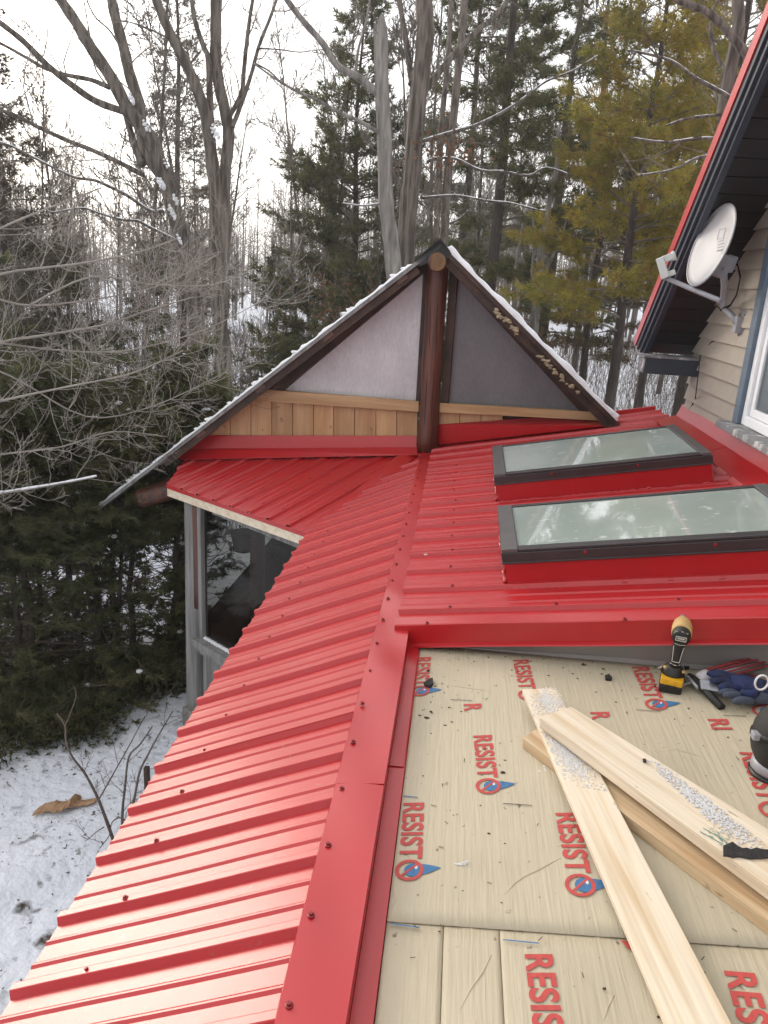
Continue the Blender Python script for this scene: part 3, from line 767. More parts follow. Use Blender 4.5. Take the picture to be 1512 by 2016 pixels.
# snow left along both roof slopes, ragged at the edge
def snow_slope(a, d, nn, s0, s1, th, seed, edge, calm=False):
    rg = np.random.RandomState(seed); n = 110; rows = 7; V = []; T = []
    for i in range(n):
        s = s0+(s1-s0)*i/(n-1)
        e = edge*(rg.rand()**2)
        h = th*(.5+.7*abs(math.sin(i*.37+seed))*rg.rand()+.25*rg.rand())
        if calm: e = edge*(1+math.sin(i*.31)); h = th*(.85+.18*math.sin(i*.17+1)+.1*math.sin(i*.6))
        if i in (0, n-1): h *= .1
        prof = [(e, .0015), (e+.004, h*.7), (e+.02, h), (.25, h*1.0), (1.2, th*.9), (3.0, th), (5.1, .002)]
        for (w, hh) in prof: V.append(a+d*s+GB*w+nn*hh)
    for i in range(n-1):
        for j in range(rows-1): k = i*rows+j; T += [(k, k+rows, k+rows+1), (k, k+rows+1, k+1)]
    mb = MB(); mb.add(V, T); return obj('snow', mb, 'snow', porch, smooth=True, kind='stuff')
Ll = np.linalg.norm(le-ap); Lr = np.linalg.norm(ri-ap)
snow_slope(ap, dl, nl, .26, Ll-.01, .022, 5, .02)
snow_slope(ap, dr, nr_, .06, Lr-.03, .045, 6, .006, True)
slab('backing_board', [(862, 800), (1188, 817), (1188, 834), (862, 878)], -.035, .012, 'darktimber')
mb = MB(); rg = np.random.RandomState(9)                      # lumps on the left edge, rotten foam under the right edge
for i in range(22):
    s = rg.uniform(.3, Ll-.3); mb.blob(ap+dl*s+nl*.016+GN*rg.uniform(.03, .07), arr(1.6, 1, .55)*rg.uniform(.014, .03), i)
obj('snow', mb, 'snow', porch, smooth=True, kind='stuff')
mb = MB()
for i in range(60):
    s = rg.choice([rg.uniform(.66, .90), rg.uniform(1.12, 1.55)]); mb.blob(ap+dr*s-nr_*(.045+rg.uniform(0, .03))-GN*.005, arr(1.5, .5, .8)*rg.uniform(.006, .015), i+50, jit=.6)
MT['foam'] = mat('old_foam', (.33, .27, .18), rough=.95, fine=((60, 60, 60), .4))
obj('foam_crumbs', mb, 'foam', porch, smooth=True, kind='stuff')
# log beam end under the left rake
mb = MB(); la = gpx(338, 962, .05); lb = gpx(268, 985, .22)
mb.tube([la+(la-lb)*.8, la, lb+(la-lb)*.1, lb], [.10, .10, .085, .05], 14); obj('log_beam', mb, 'stained', porch, smooth=True)
# corner log post, grey below and stained above
OUT = unit(arr(-.59, -.807, 0)); UE = unit(arr(.807, -.59, 0))
PC = arr(-2.12, 6.02, 0)
CP = at(386, 1000, math.hypot(PC[0], PC[1])); cx, cy = CP[0], CP[1]
mb = MB(); mb.tube([arr(cx-.02, cy+.01, z) for z in np.linspace(-4.3, -1.86, 12)], [.098-.0015*i for i in range(12)], 16); obj('corner_post', mb, 'oldgrey', porch, smooth=True)
mb = MB(); mb.tube([arr(cx+.028, cy-.028, z) for z in np.linspace(-2.86, -1.86, 6)], [.058]*6, 12); obj('stained_patch', mb, 'stained', porch, smooth=True)
# window wall beneath the eave
def ww(s, z, off=0.0): return arr(cx, cy, 0)+UE*s+OUT*off+arr(0, 0, z)
mb = MB()
for (s0, s1, z0, z1) in ((.085, .135, -3.12, -1.88), (.30, 1.9, -1.93, -1.86)): mb.box(ww((s0+s1)/2, (z0+z1)/2, .02), UE*(s1-s0)/2, OUT*.03, arr(0, 0, (z1-z0)/2))
win = obj('window', mb, 'oldgrey', porch)
mb = MB(); mb.box(ww(1.0, -2.5, .012), UE*.86, OUT*.003, arr(0, 0, .62)); obj('pane', mb, 'screenpane', win)
mb = MB(); mb.box(ww(.92, -3.155, .05), UE*.85, OUT*.07, arr(0, 0, .035)); mb.box(ww(.92, -3.225, .04), UE*.85, OUT*.035, arr(0, 0, .035)); obj('sill', mb, 'oldgrey', win, bevel=.004)
mb = MB(); rg = np.random.RandomState(21)
for i in range(40): mb.blob(ww(.12+.04*i, -3.117, .025), arr(.035, .02, .010), i)
obj('snow', mb, 'snow', win, smooth=True, kind='stuff')
for i in range(12):
    mb = MB(); s = .10+i*.135
    mb.box(ww(s+.065, -3.78, .01+random.uniform(-.004, .004)), UE*.0645, OUT*.012, arr(0, 0, .53)); obj('wall_board', mb, 'oldgrey', porch, bevel=.002)
mb = MB(); mb.box(ww(.04, -3.93, .10), UE*.075, OUT*.06, arr(0, 0, .10)); obj('post_block', mb, 'oldgrey', porch, bevel=.01)
# mullion and dim interior
mb = MB(); mb.tube([ww(.70, z, -.10) for z in (-3.2, -2.4, -1.86)], [.06, .06, .06], 10); obj('inner_post', mb, 'stained', porch, smooth=True)
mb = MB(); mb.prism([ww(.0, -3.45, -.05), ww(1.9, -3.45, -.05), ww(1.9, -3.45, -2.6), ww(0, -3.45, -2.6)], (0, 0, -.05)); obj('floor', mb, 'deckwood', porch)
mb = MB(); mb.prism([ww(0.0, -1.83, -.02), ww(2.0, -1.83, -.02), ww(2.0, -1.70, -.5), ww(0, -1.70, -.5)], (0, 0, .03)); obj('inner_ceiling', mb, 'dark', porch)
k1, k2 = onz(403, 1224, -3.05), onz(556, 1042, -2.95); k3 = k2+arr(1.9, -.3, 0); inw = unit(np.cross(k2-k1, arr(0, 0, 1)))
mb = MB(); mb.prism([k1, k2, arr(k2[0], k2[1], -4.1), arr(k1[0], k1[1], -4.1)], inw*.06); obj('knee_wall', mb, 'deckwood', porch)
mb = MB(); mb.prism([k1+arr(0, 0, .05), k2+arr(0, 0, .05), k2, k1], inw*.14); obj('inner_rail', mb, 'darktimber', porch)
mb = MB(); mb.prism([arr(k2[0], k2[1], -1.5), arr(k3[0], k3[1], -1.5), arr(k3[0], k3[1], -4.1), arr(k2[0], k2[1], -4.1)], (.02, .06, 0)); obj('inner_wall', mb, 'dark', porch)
kc = k1*.45+k2*.55+inw*.45; mb = MB(); d_ = unit(k2-k1)
mb.box(arr(kc[0], kc[1], -3.42), d_*.7, inw*.22, arr(0, 0, .02)); mb.box(arr(kc[0], kc[1], -3.60), d_*.65, inw*.19, arr(0, 0, .16))
bench = obj('storage_bench', mb, 'deckwood', bevel=.004); tag(bench, 'dark brown wooden bench inside the porch behind the window', 'bench')
bs = empty('basket', at(560, 1075, 7.2), 'dark round basket of dried flowers inside the porch by the eave', 'basket')
bp_ = at(560, 1075, 7.2); mb = MB(); mb.lathe([(-.14, .09), (-.05, .13), (.03, .14), (.04, .13)], bp_, (0, 0, 1), 14); obj('pot', mb, 'clay', bs, smooth=True)
mb = MB()
for i in range(60):
    rgx = np.random.RandomState(i); a_ = bp_+arr(0, 0, .02); e_ = a_+arr(rgx.normal(0, .13), rgx.normal(0, .13), rgx.uniform(.1, .32)); mb.tube([a_, e_], [.004, .002], 3); mb.blob(e_, arr(.02, .02, .02)*rgx.uniform(.5, 1.3), i)
obj('dried_stems', mb, 'leafbrown', bs)
# hanging planter inside the window
hp = ww(.44, -2.17, -.16)
pl = empty('hanging_planter', hp-arr(0, 0, .09), 'dark hanging plant pot on thin strings inside the porch window', 'plant pot')
mb = MB(); mb.lathe([(-.09, .055), (-.085, .075), (.05, .105), (.065, .112), (.075, .112), (.075, .095), (.05, .09)], hp, (0, 0, 1), 18); obj('pot', mb, 'clay', pl, smooth=True)
mb = MB()
for a in (0, 2.1, 4.2): mb.tube([hp+arr(.105*math.cos(a), .105*math.sin(a), .07), hp+arr(0, 0, .36)], [.003, .003], 4)
obj('string', mb, 'tar', pl)

# ================================================================== HOUSE ON THE RIGHT
house = empty('house', (2.6, 3.4, -4.2), 'beige sided house gable wall with black soffit, red roof edge and white window', 'house')
XP = arr(WX, 0, 0); XN = arr(1, 0, 0)
CY = 7.01*KW; ZS = -.433*KW
def ymax(z): return CY if z <= ZS else CY-(z-ZS)/.955
LAP = .1115; z = -1.05
mbs = []
while z < 2.6:
    z1 = z+LAP; a, b = ymax(z), ymax(z1)
    if a < -1.6: break
    for (y0, ya, yb) in ((4.75, a, b), (-1.6, min(a, 3.4), min(b, 3.4))) if z1 < .75 and z > -.72 else ((-1.6, a, b),):
        if ya <= y0+.02: continue
        yb = max(yb, y0)
        P = [arr(WX-.026, y0, z), arr(WX-.026, ya, z), arr(WX-.004, yb, z1+.004), arr(WX-.004, y0, z1+.004)]
        mb = MB(); mb.prism(P, (.012, 0, 0)); obj('siding_board', mb, 'siding', house)
    z = z1
mb = MB(); mb.prism([arr(WX+.02, -1.6, -4.2), arr(WX+.02, CY-.01, -4.2), arr(WX+.02, CY-.01, ZS), arr(WX+.02, 3.0, 2.55), arr(WX+.02, -1.6, 2.55)], (.1, 0, 0)); 
# wall core with the window hole left open: below, beside and above
mb = MB()
mb.box(arr(WX+.06, (4.75+CY-.01)/2, -2.3), (.05, 0, 0), (0, (CY-.01-4.75)/2, 0), (0, 0, 1.85))
mb.box(arr(WX+.06, 1.575, -2.45), (.05, 0, 0), (0, 3.17, 0), (0, 0, 1.72))
obj('wall', mb, 'siding', house)
mb = MB(); mb.prism([arr(WX+.02, CY-.005, -4.2), arr(6.5, CY-.005, -4.2), arr(6.5, CY-.005, ZS), arr(WX+.02, CY-.005, ZS)], (0, -.1, 0)); obj('wall', mb, 'siding', house)
# roof slab with overhang; red sheet, navy rake boards, black soffit
XO = 1.635*KW
sl = arr(0, -1, .955); sl = unit(sl)
def rk(t, x, h=0.0):                                # point t metres up the rake from the eave end, h above soffit
    n_ = unit(arr(0, .955, 1)); return arr(x, CY+.02, ZS-.02)+sl*t+n_*h
LEN = 5.2
def strip_rk(name, x0, x1, h0, h1, m, t0=-.05, bevel=0.0):
    a = [rk(t0, x0, h0), rk(t0, x1, h0), rk(t0, x1, h1), rk(t0, x0, h1)]
    mb = MB(); mb.prism(a, sl*LEN); return obj(name, mb, m, house, bevel=bevel)
nb = 12
for i in range(44):
    t = -.04+i*.118
    mb = MB(); mb.prism([rk(t, XO+.03, .0), rk(t, WX-.004, .0), rk(t, WX-.004, .008), rk(t, XO+.03, .008)], sl*.112); obj('soffit_panel', mb, 'soffit', house)
strip_rk('soffit_backing', XO+.02, WX+.05, .0085, .03, 'soffit')
strip_rk('rake_board', XO-.016, XO+.02, -.035, .055, 'navytrim', -.03)
strip_rk('rake_board', XO-.036, XO-.018, -.005, .085, 'navytrim', -.045)
strip_rk('rake_board', XO-.052, XO-.038, .035, .115, 'navytrim', -.06)
strip_rk('red_edge', XO-.062, XO-.054, .075, .150, 'redsmooth', -.075)
strip_rk('roof_sheet', XO-.062, XO+5.0, .1505, .156, 'redsmooth', -.085)
strip_rk('roof_deck', XO-.03, XO+4.9, .116, .1495, 'darktimber', -.07)
# eave return box with worn grey top
ra = arr(XO-.03, CY-.02, ZS-.03)
mb = MB(); mb.box(arr((XO+WX)/2-.02, CY-.10, ZS-.125), ((WX-XO)/2+.02, 0, 0), (0, .09, 0), (0, 0, .055)); obj('eave_return', mb, 'navytrim', house, bevel=.004)
mb = MB(); mb.box(arr((XO+WX)/2-.03, CY-.10, ZS-.060), ((WX-XO)/2+.03, 0, 0), (0, .10, 0), (0, 0, .008)); obj('eave_return_cap', mb, 'sillstone', house)
mb = MB(); mb.box(arr(XO-.045, CY-.10, ZS-.125), (.004, 0, 0), (0, .085, 0), (0, 0, .05)); obj('eave_return_side', mb, 'sillstone', house)
# window
def wx(y0, y1, z0, z1, x, th): mb = MB(); mb.prism([arr(x, y0, z0), arr(x, y1, z0), arr(x, y1, z1), arr(x, y0, z1)], (th, 0, 0)); return mb
WY = 4.735; SZ = -.70
mb = MB()
for (y0, y1, z0, z1) in ((WY-.085, WY, SZ, .72), (3.40, 3.485, SZ, .72), (3.40, WY, .72, .80)): mb.add(*[np.vstack(q) for q in (wx(y0, y1, z0, z1, WX-.035, .05).v, wx(y0, y1, z0, z1, WX-.035, .05).f)])
wo = obj('window', mb, 'bluetrim', house, bevel=.003)
def ring_box(y0, y1, z0, z1, w, x, th):
    mb = MB()
    for a in ((y0, y0+w, z0, z1), (y1-w, y1, z0, z1), (y0+w, y1-w, z0, z0+w), (y0+w, y1-w, z1-w, z1)):
        q = wx(*a, x, th); mb.add(q.v[0], q.f[0])
    return mb
obj('window_frame', ring_box(3.487, WY-.087, SZ+.002, .718, .055, WX-.012, .05), 'whitevinyl', wo, bevel=.004)
obj('sash', ring_box(3.545, WY-.145, SZ+.06, .66, .045, WX+.006, .03), 'whitevinyl', wo, bevel=.004)
obj('pane', wx(3.59, WY-.19, SZ+.105, .615, WX+.018, .005), 'pane', wo)
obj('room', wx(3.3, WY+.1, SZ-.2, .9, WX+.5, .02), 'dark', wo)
obj('screen', wx(3.592, WY-.192, SZ+.107, .613, WX+.030, .002), 'greymetal', wo)
mb = MB(); mb.box(arr(WX-.055, (3.36+WY+.04)/2, SZ-.022), (.06, 0, 0), (0, (WY+.04-3.36)/2, 0), (0, 0, .020)); obj('sill', mb, 'sillstone', wo, bevel=.006)

# ================================================================== SATELLITE DISH
DC = at(1412, 488, 1.0); DC = DC*((1.72*KW)/DC[0])
foot = onplane(1463, 640, XP, XN)
dish = empty('satellite_dish', foot, 'grey oval satellite dish on a bent arm bolted to the beige siding', 'satellite dish')
dn = unit(arr(-.90, -.14, .22))
du = unit(np.cross(dn, np.cross(arr(0, 0, 1), dn))); dv = np.cross(dn, du)
ra_, rb_ = .232, .222
mb = MB(); V = []; T = []; nr, na = 7, 40
for side in (0, 1):
    for i in range(nr):
        f = i/(nr-1)
        for j in range(na):
            a = 2*math.pi*j/na; V.append(DC + (du*ra_*math.cos(a)+dv*rb_*math.sin(a))*max(f, .001) + dn*(.045*f*f-.045*side*.0 - side*.006))
for s in (0, 1):
    o_ = s*nr*na
    for i in range(nr-1):
        for j in range(na):
            a = o_+i*na+j; b = o_+i*na+(j+1) % na
            T += [(a, a+na, b+na), (a, b+na, b)] if s == 0 else [(a, b+na, a+na), (a, b, b+na)]
for j in range(na):
    a = (nr-1)*na+j; b = (nr-1)*na+(j+1) % na; o_ = nr*na; T += [(a, o_+a, o_+b), (a, o_+b, b)]
mb.add(V, T); obj('reflector', mb, 'dishgrey', dish, smooth=True)
mb = MB(); rim = [DC+du*ra_*math.cos(a)+dv*rb_*math.sin(a)+dn*.043 for a in np.linspace(0, 2*math.pi, 41)]; mb.tube(rim, [.006]*41, 6); obj('rim', mb, 'galv', dish, smooth=True)
# faint printed emblem on the face: outline of a small screen with a mark beneath
def facepx(x, y): return onplane(x, y, DC+dn*.030, dn)
mb = MB(); e = [facepx(x, y) for x, y in ((1417, 452), (1429, 449), (1424, 470), (1412, 471))]; mb.tube(e+[e[0]], [.0022]*5, 4)
for y in (476, 482, 488): mb.tube([facepx(1413, y), facepx(1424, y-3)], [.0022]*2, 4)
mb.tube([facepx(1412, 494), facepx(1422, 492)], [.004]*2, 4); obj('emblem', mb, 'galv', dish)
mast_b = DC-dn*.085-du*.10
LN = at(1305, 528, 1.0); LN = LN*((1.40*KW)/LN[0])
armroot = DC-du*.225+dn*.02
mb = MB(); mb.tube([onplane(1418, 592, DC-dn*.02, dn), armroot-du*.03, LN-arr(.0, 0, .045)], [.015, .015, .013], 8); obj('feed_arm', mb, 'galv', dish, smooth=True)
mb = MB(); lx = unit(LN-DC); ly = unit(np.cross(arr(0, 0, 1), lx)); lz = np.cross(lx, ly)
mb.box(LN, lx*.022, ly*.045, lz*.062); mb.box(LN-lx*.04+lz*.045, lx*.03, ly*.028, lz*.020); mb.box(LN-lx*.03-lz*.045, lx*.03, ly*.02, lz*.016)
mb.lathe([(0, .026), (.02, .030), (.024, .022)], LN-lx*.062+lz*.045, -lx, 14); obj('receiver', mb, 'lnb', dish, bevel=.006)
elb = onplane(1423, 603, arr(1.93*KW, 0, 0), XN)
mb = MB(); mb.tube([foot+arr(-.03, 0, .0), foot*.5+elb*.5+arr(-.005, 0, 0), elb, elb*.35+mast_b*.65+arr(.01, 0, -.01), mast_b], [.02]*5, 10); obj('mast', mb, 'galv', dish, smooth=True)
mb = MB(); mb.box(DC-dn*.055-du*.085, dn*.045, dv*.045, du*.06); mb.box(DC-dn*.10-du*.06, dn*.03, dv*.03, du*.045); mb.lathe([(0, .01), (.02, .01)], DC-dn*.06-du*.10+dv*-.045, -dv, 8); obj('bracket', mb, 'galv', dish, bevel=.004)
mb = MB(); mb.prism([foot+arr(-.012, .05, .085), foot+arr(-.012, -.05, .085), foot+arr(-.012, -.06, 0), foot+arr(-.012, -.03, -.08), foot+arr(-.012, .03, -.08), foot+arr(-.012, .06, 0)], (.010, 0, 0)); mb.box(foot+arr(-.03, 0, 0), (.02, 0, 0), (0, .03, 0), (0, 0, .05)); obj('wall_foot', mb, 'galv', dish, bevel=.003)
mb = MB()
for q in ((.035, .06), (-.035, .06), (0, -.06)): mb.lathe([(0, .007), (.008, .007)], foot+arr(-.013, q[0], q[1]), (-1, 0, 0), 6)
obj('bolt', mb, 'steel', dish)
def wpx(x, y, o=.01): return onplane(x, y, XP-arr(o, 0, 0), XN)
mb = MB()
loop = [DC-dn*.10-du*.02, wpx(1452, 520, .02), wpx(1458, 545, .04), wpx(1450, 580, .06), wpx(1438, 600, .08), elb+arr(-.01, 0, -.02), elb+arr(-.06, 0, .02), armroot-du*.02]
mb.tube(loop, [.0045]*len(loop), 5); loop2 = [p_+arr(.006, .02, -.008) for p_ in loop[:6]]; mb.tube(loop2, [.004]*6, 5)
wire = [wpx(1463, 668), wpx(1463, 679), wpx(1432, 677), wpx(1424, 668), wpx(1412, 667), wpx(1400, 674), wpx(1386, 692), wpx(1378, 702), wpx(1375, 735, .14), wpx(1369, 785, .02), wpx(1361, 800, .01), wpx(1352, 815, .02), wpx(1350, 824, .03)]
mb.tube(wire, [.0035]*len(wire), 5); obj('cable', mb, 'tar', dish, smooth=True)

# ================================================================== LOOSE THINGS ON THE DECK
def plank(name, L1, R1, L2, R2, th, m, label, group):
    """plank from its four top corners (far left/right, near left/right)"""
    mb = MB(); nn = unit(np.cross(R1-L1, L2-L1)); nn = nn if nn[2] > 0 else -nn
    c = (L1+R1+L2+R2)/4
    far = (L1+R1)/2; near = (L2+R2)/2; ax = unit(near-far); ay = unit(np.cross(nn, ax))
    P = np.array([L1, R1, R2, L2]); Q = P-nn*th
    loc = far
    M3 = np.array([ax, ay, nn])
    loc_pts = (np.vstack([P, Q])-loc) @ M3.T
    T = [(0, 1, 2), (0, 2, 3), (4, 6, 5), (4, 7, 6)]
    for i in range(4): j = (i+1) % 4; T += [(i, 4+i, 4+j), (i, 4+j, j)]
    mb.add(loc_pts, T); me = mb.mesh(name, MT[m])
    o = bpy.data.objects.new(name, me); COL.objects.link(o)
    o.matrix_world = Matrix(((ax[0], ay[0], nn[0], loc[0]), (ax[1], ay[1], nn[1], loc[1]), (ax[2], ay[2], nn[2], loc[2]), (0, 0, 0, 1)))
    b = o.modifiers.new('bevel', 'BEVEL'); b.width = .0022; b.segments = 2; b.limit_method = 'ANGLE'
    return tag(o, label, 'plank', group), nn
def ext(a, b, t): return a+(b-a)*t
# C: lowest, thick
c1, c2 = dpx(1028, 1452, .042), dpx(1064, 1430, .042); c3, c4 = dpx(1512, 1812, .042), dpx(1512, 1765, .042)
pc, _ = plank('wood_plank', c1, c2, ext(c1, c3, 1.25), ext(c2, c4, 1.22), .038, 'pine_board', 'lowest thick board of the pile, its blunt end sticking out at the left', 'planks piled on the tan deck')
# A: rests on C, runs to the bottom edge
a1, a2 = dpx(1028, 1357, .068), dpx(1094, 1355, .068); a3, a4 = dpx(1312, 2016, .030), dpx(1441, 2016, .030)
pa, na_ = plank('wood_plank', a1, a2, ext(a1, a3, 1.2), ext(a2, a4, 1.2), .020, 'pine_pale', 'thin pale board running to the bottom edge, icy at its far end', 'planks piled on the tan deck')
# B: on top, to the right edge
b1, b2 = dpx(1062, 1412, .108), dpx(1124, 1391, .108); b3, b4 = dpx(1512, 1744, .098), dpx(1512, 1632, .098)
pb_, nb_ = plank('wood_plank', b1, b2, ext(b1, b3, 1.2), ext(b2, b4, 1.2), .036, 'pine_pale', 'topmost thick board with snow and a green stamp, running to the right edge', 'planks piled on the tan deck')
# snow grains on the planks
def grains(name, corners, n, P, nn, seed, size, label, edge=.35):
    rg = np.random.RandomState(seed); mb = MB(); c = [onplane(x, y, P, nn) for x, y in corners]
    for i in range(n):
        s = np.clip(rg.normal(.5, .30), -.12, 1.12); t = np.clip(rg.normal(.5, .26), -.1, 1.05)
        p = (c[0]*(1-s)+c[1]*s)*(1-t)+(c[3]*(1-s)+c[2]*s)*t
        r = size*rg.uniform(.35, 1.3); mb.blob(p+nn*r*.2, arr(r*1.2, r*1.2, r*.5), rg.randint(9999), jit=.35)
    o = obj(name, mb, 'icesnow'); o['kind'] = 'stuff'; o['label'] = label; return o
grains('snow_grains', [(1048, 1360), (1092, 1358), (1112, 1402), (1056, 1408)], 620, a1, na_, 1, .0021, 'icy snow on the far end of the thin board')
grains('snow_grains', [(1070, 1440), (1105, 1435), (1190, 1550), (1120, 1540)], 1250, a1, na_, 2, .0022, 'icy snow along the thin board beside the top board')
grains('snow_grains', [(1285, 1508), (1325, 1520), (1512, 1672), (1450, 1660)], 1250, b1, nb_, 3, .0022, 'icy snow along the top board')
grains('snow_grains', [(1050, 1490), (1090, 1490), (1095, 1535), (1060, 1535)], 26, DP, unit(DN), 4, .004, 'loose bits of ice on the deck beside the boards')
# stamp printed on the top board
mb = MB(); rg = np.random.RandomState(8)
for i in range(46):
    x = 1395+rg.rand()*45; y = 1632+rg.rand()*34+(x-1395)*.30-8
    p = onplane(x, y, b1+nb_*.0009, nb_); d = unit(arr(.62, -.74, 0))*rg.uniform(.0015, .004)
    q = unit(arr(.74, .62, 0))*.0009; mb.poly([p-d-q, p+d-q, p+d+q, p-d+q])
for (x0, y0, x1, y1) in ((1378, 1637, 1424, 1662), (1384, 1630, 1430, 1656)):
    p = onplane(x0, y0, b1+nb_*.0009, nb_); p2 = onplane(x1, y1, b1+nb_*.0009, nb_); q = unit(arr(.74, .62, 0))*.0012; mb.poly([p-q, p2-q, p2+q, p+q])
MT['stamp'] = mat('green_stamp', (.10, .26, .24), rough=.7)
so = obj('grade_stamp', mb, 'stamp'); so.parent = pb_; so.matrix_parent_inverse = pb_.matrix_world.inverted()
# tar paper strip on the top board, shingle scraps on the deck
def chip(name, pix, h, th, m, label, cat, P=None, nn=None, group=None):
    P = DP if P is None else P; nn = unit(DN) if nn is None else nn
    pts = [onplane(x, y, P+nn*h, nn) for x, y in pix]; mb = MB(); rg = np.random.RandomState(len(label))
    mb.prism([p+nn*rg.uniform(0, .004) for p in pts], -nn*th); return tag(obj(name, mb, m, bevel=.0008), label, cat, group)
mb = MB(); rg = np.random.RandomState(12); top = []; bot = []
for i in range(14):
    t = i/13; x = 1424+t*120; top.append(onplane(x, 1668-10*math.exp(-((t-.15)/.12)**2)+rg.uniform(-2, 2)+4*t, b1+nb_*.006, nb_)); bot.append(onplane(x, 1684+4*math.sin(t*3)+rg.uniform(-1.5, 1.5)+2*t, b1+nb_*.004, nb_))
V = np.vstack([top, bot]); T = []
for i in range(13): T += [(i, 14+i, 15+i), (i, 15+i, i+1)]
mb.add(V, T); o = obj('tar_paper_strip', mb, 'tar'); s = o.modifiers.new('thick', 'SOLIDIFY'); s.thickness = .003
tag(o, 'torn black tar paper strip lying across the top board', 'scrap')
chip('shingle_scrap', [(834, 1345), (845, 1336), (852, 1335), (853, 1343), (848, 1350), (838, 1350)], .014, .012, 'tar', 'black shingle scrap beside the red drip edge', 'scrap')
chip('shingle_scrap', [(1191, 1331), (1199, 1327), (1205, 1333), (1203, 1337), (1192, 1336)], .012, .01, 'tar', 'black shingle scrap left of the yellow driver', 'scrap')
chip('shingle_scrap', [(1345, 1309), (1353, 1307), (1359, 1309), (1356, 1314), (1348, 1314)], .012, .01, 'tar', 'black shingle scrap behind the yellow driver at the grey riser', 'scrap')
chip('shingle_scrap', [(1265, 1494), (1271, 1493), (1273, 1499), (1267, 1499)], .006, .005, 'tar', 'tiny black shingle scrap on the top board', 'scrap', b1, nb_)
mb = MB()
for i in range(5): a = dpx(895+i*4, 1700+(i % 3), .006); mb.tube([a, a+arr(.018, -.004+.003*i, .008*(i % 2))], [.0018, .0012], 4)
tag(obj('paper_shred', mb, 'whitevinyl'), 'small white crumpled paper shred on the tan deck', 'scrap')
chip('foil_scrap', [(834, 1092), (842, 1090), (838, 1094)], .03, .002, 'lnb', 'tiny pale scrap lying on the ribbed red roof', 'scrap', A0, NR)
# debris crumbs over the deck
mb = MB(); rg = np.random.RandomState(77)
for i in range(170):
    x = rg.uniform(-.03, 1.5); y = rg.uniform(1.15, 2.82)
    if rg.rand() < .5: y = 2.82-abs(rg.normal(0, .10))
    y = y-.27*max(x, 0)*(y/2.8)
    if i % 7 == 0: x = rg.normal(.02, .05); y = rg.normal(2.45, .15)
    if x < -.04 or y > BK[0]+BK[1]*x-.015: continue
    r = rg.uniform(.0010, .0026) if i % 22 else rg.uniform(.0035, .005)
    mb.blob(arr(x, y, deckz(x)+.004+r*.3), arr(r*rg.uniform(1, 2.4), r, r*.6), i, jit=.5)
for i in range(34):
    x = rg.uniform(-.02, 1.2); y = rg.uniform(1.2, 2.45); a = rg.rand()*6; l = rg.uniform(.006, .018)
    p = arr(x, y, deckz(x)+.0055); mb.tube([p, p+arr(math.cos(a)*l, math.sin(a)*l, DS*math.cos(a)*l+.001)], [.0009]*2, 4)
o = obj('roof_debris', mb, 'litter'); o['kind'] = 'stuff'; o['label'] = 'dark crumbs and splinters scattered over the tan deck'

# --- impact driver standing on its battery, nose away from us
base = dpx(1319, 1352, 0)
fw = unit(arr(.30, 1, 0)); rt = unit(np.cross(fw, arr(0, 0, 1))); up = arr(.02, .0, 1)
drv = empty('impact_driver', base, 'yellow and black cordless impact driver standing on its battery', 'power tool')
def dq(a, b, c): return base + rt*a + fw*b + up*c
def dbox(mb, a, b, c, ha, hb, hc): mb.box(dq(a, b, c), rt*ha, fw*hb, up*hc)
mb = MB(); dbox(mb, 0, 0, .016, .037, .056, .015); obj('battery_base', mb, 'black', drv, bevel=.006)
mb = MB(); dbox(mb, 0, 0, .042, .036, .055, .0115); dbox(mb, 0, -.052, .038, .012, .006, .010); obj('battery', mb, 'yellow', drv, bevel=.005)
mb = MB(); dbox(mb, 0, -.0585, .026, .014, .003, .008); obj('battery_latch', mb, 'black', drv, bevel=.002)
mb = MB()
mb.tube([dq(0, 0, .053), dq(0, -.001, .064), dq(0, -.004, .078), dq(0, -.008, .090)], [.040, .038, .030, .019], 14); obj('foot', mb, 'black', drv, smooth=True)
mb = MB(); mb.tube([dq(0, -.008, .085), dq(0, -.008, .11), dq(0, -.004, .14), dq(0, .0, .165), dq(0, .004, .19)], [.0185, .0175, .0185, .020, .022], 14); obj('handle', mb, 'rubber', drv, smooth=True)
mb = MB()
for s in (-1, 1): mb.tube([dq(.012*s, -.026, .108), dq(.0135*s, -.0245, .135), dq(.0165*s, -.022, .165)], [.0012]*3, 4)
mb.tube([dq(-.012, -.026, .108), dq(.012, -.026, .108)], [.0012]*2, 4); mb.tube([dq(-.017, -.018, .098), dq(0, -.0272, .096), dq(.017, -.018, .098)], [.0012]*3, 4); obj('handle_piping', mb, 'plate', drv)
mb = MB(); mb.lathe([(-.060, .022), (-.057, .028), (-.040, .0305), (-.005, .031), (.02, .030)], dq(0, .0, .212), fw, 18); obj('motor_housing', mb, 'black', drv, smooth=True)
mb = MB(); mb.lathe([(-.030, .0315), (-.026, .0335), (.022, .0335), (.05, .030), (.075, .022)], dq(0, .004, .216), fw, 18); obj('housing_shell', mb, 'sandyellow', drv, smooth=True)
mb = MB(); mb.lathe([(.075, .020), (.10, .016), (.115, .013), (.117, .008), (.135, .007)], dq(0, .004, .216), fw, 12); obj('chuck', mb, 'steel', drv, smooth=True)
mb = MB()
for (a, c, ha, hc) in ((0, .2175, .0165, .0011), (0, .2035, .0165, .0011), (-.016, .2105, .0011, .0075), (.016, .2105, .0011, .0075), (0, .2125, .012, .0009), (0, .2095, .011, .0009)): dbox(mb, a, -.0605, c, ha, .0012, hc)
obj('badge_outline', mb, 'plate', drv)
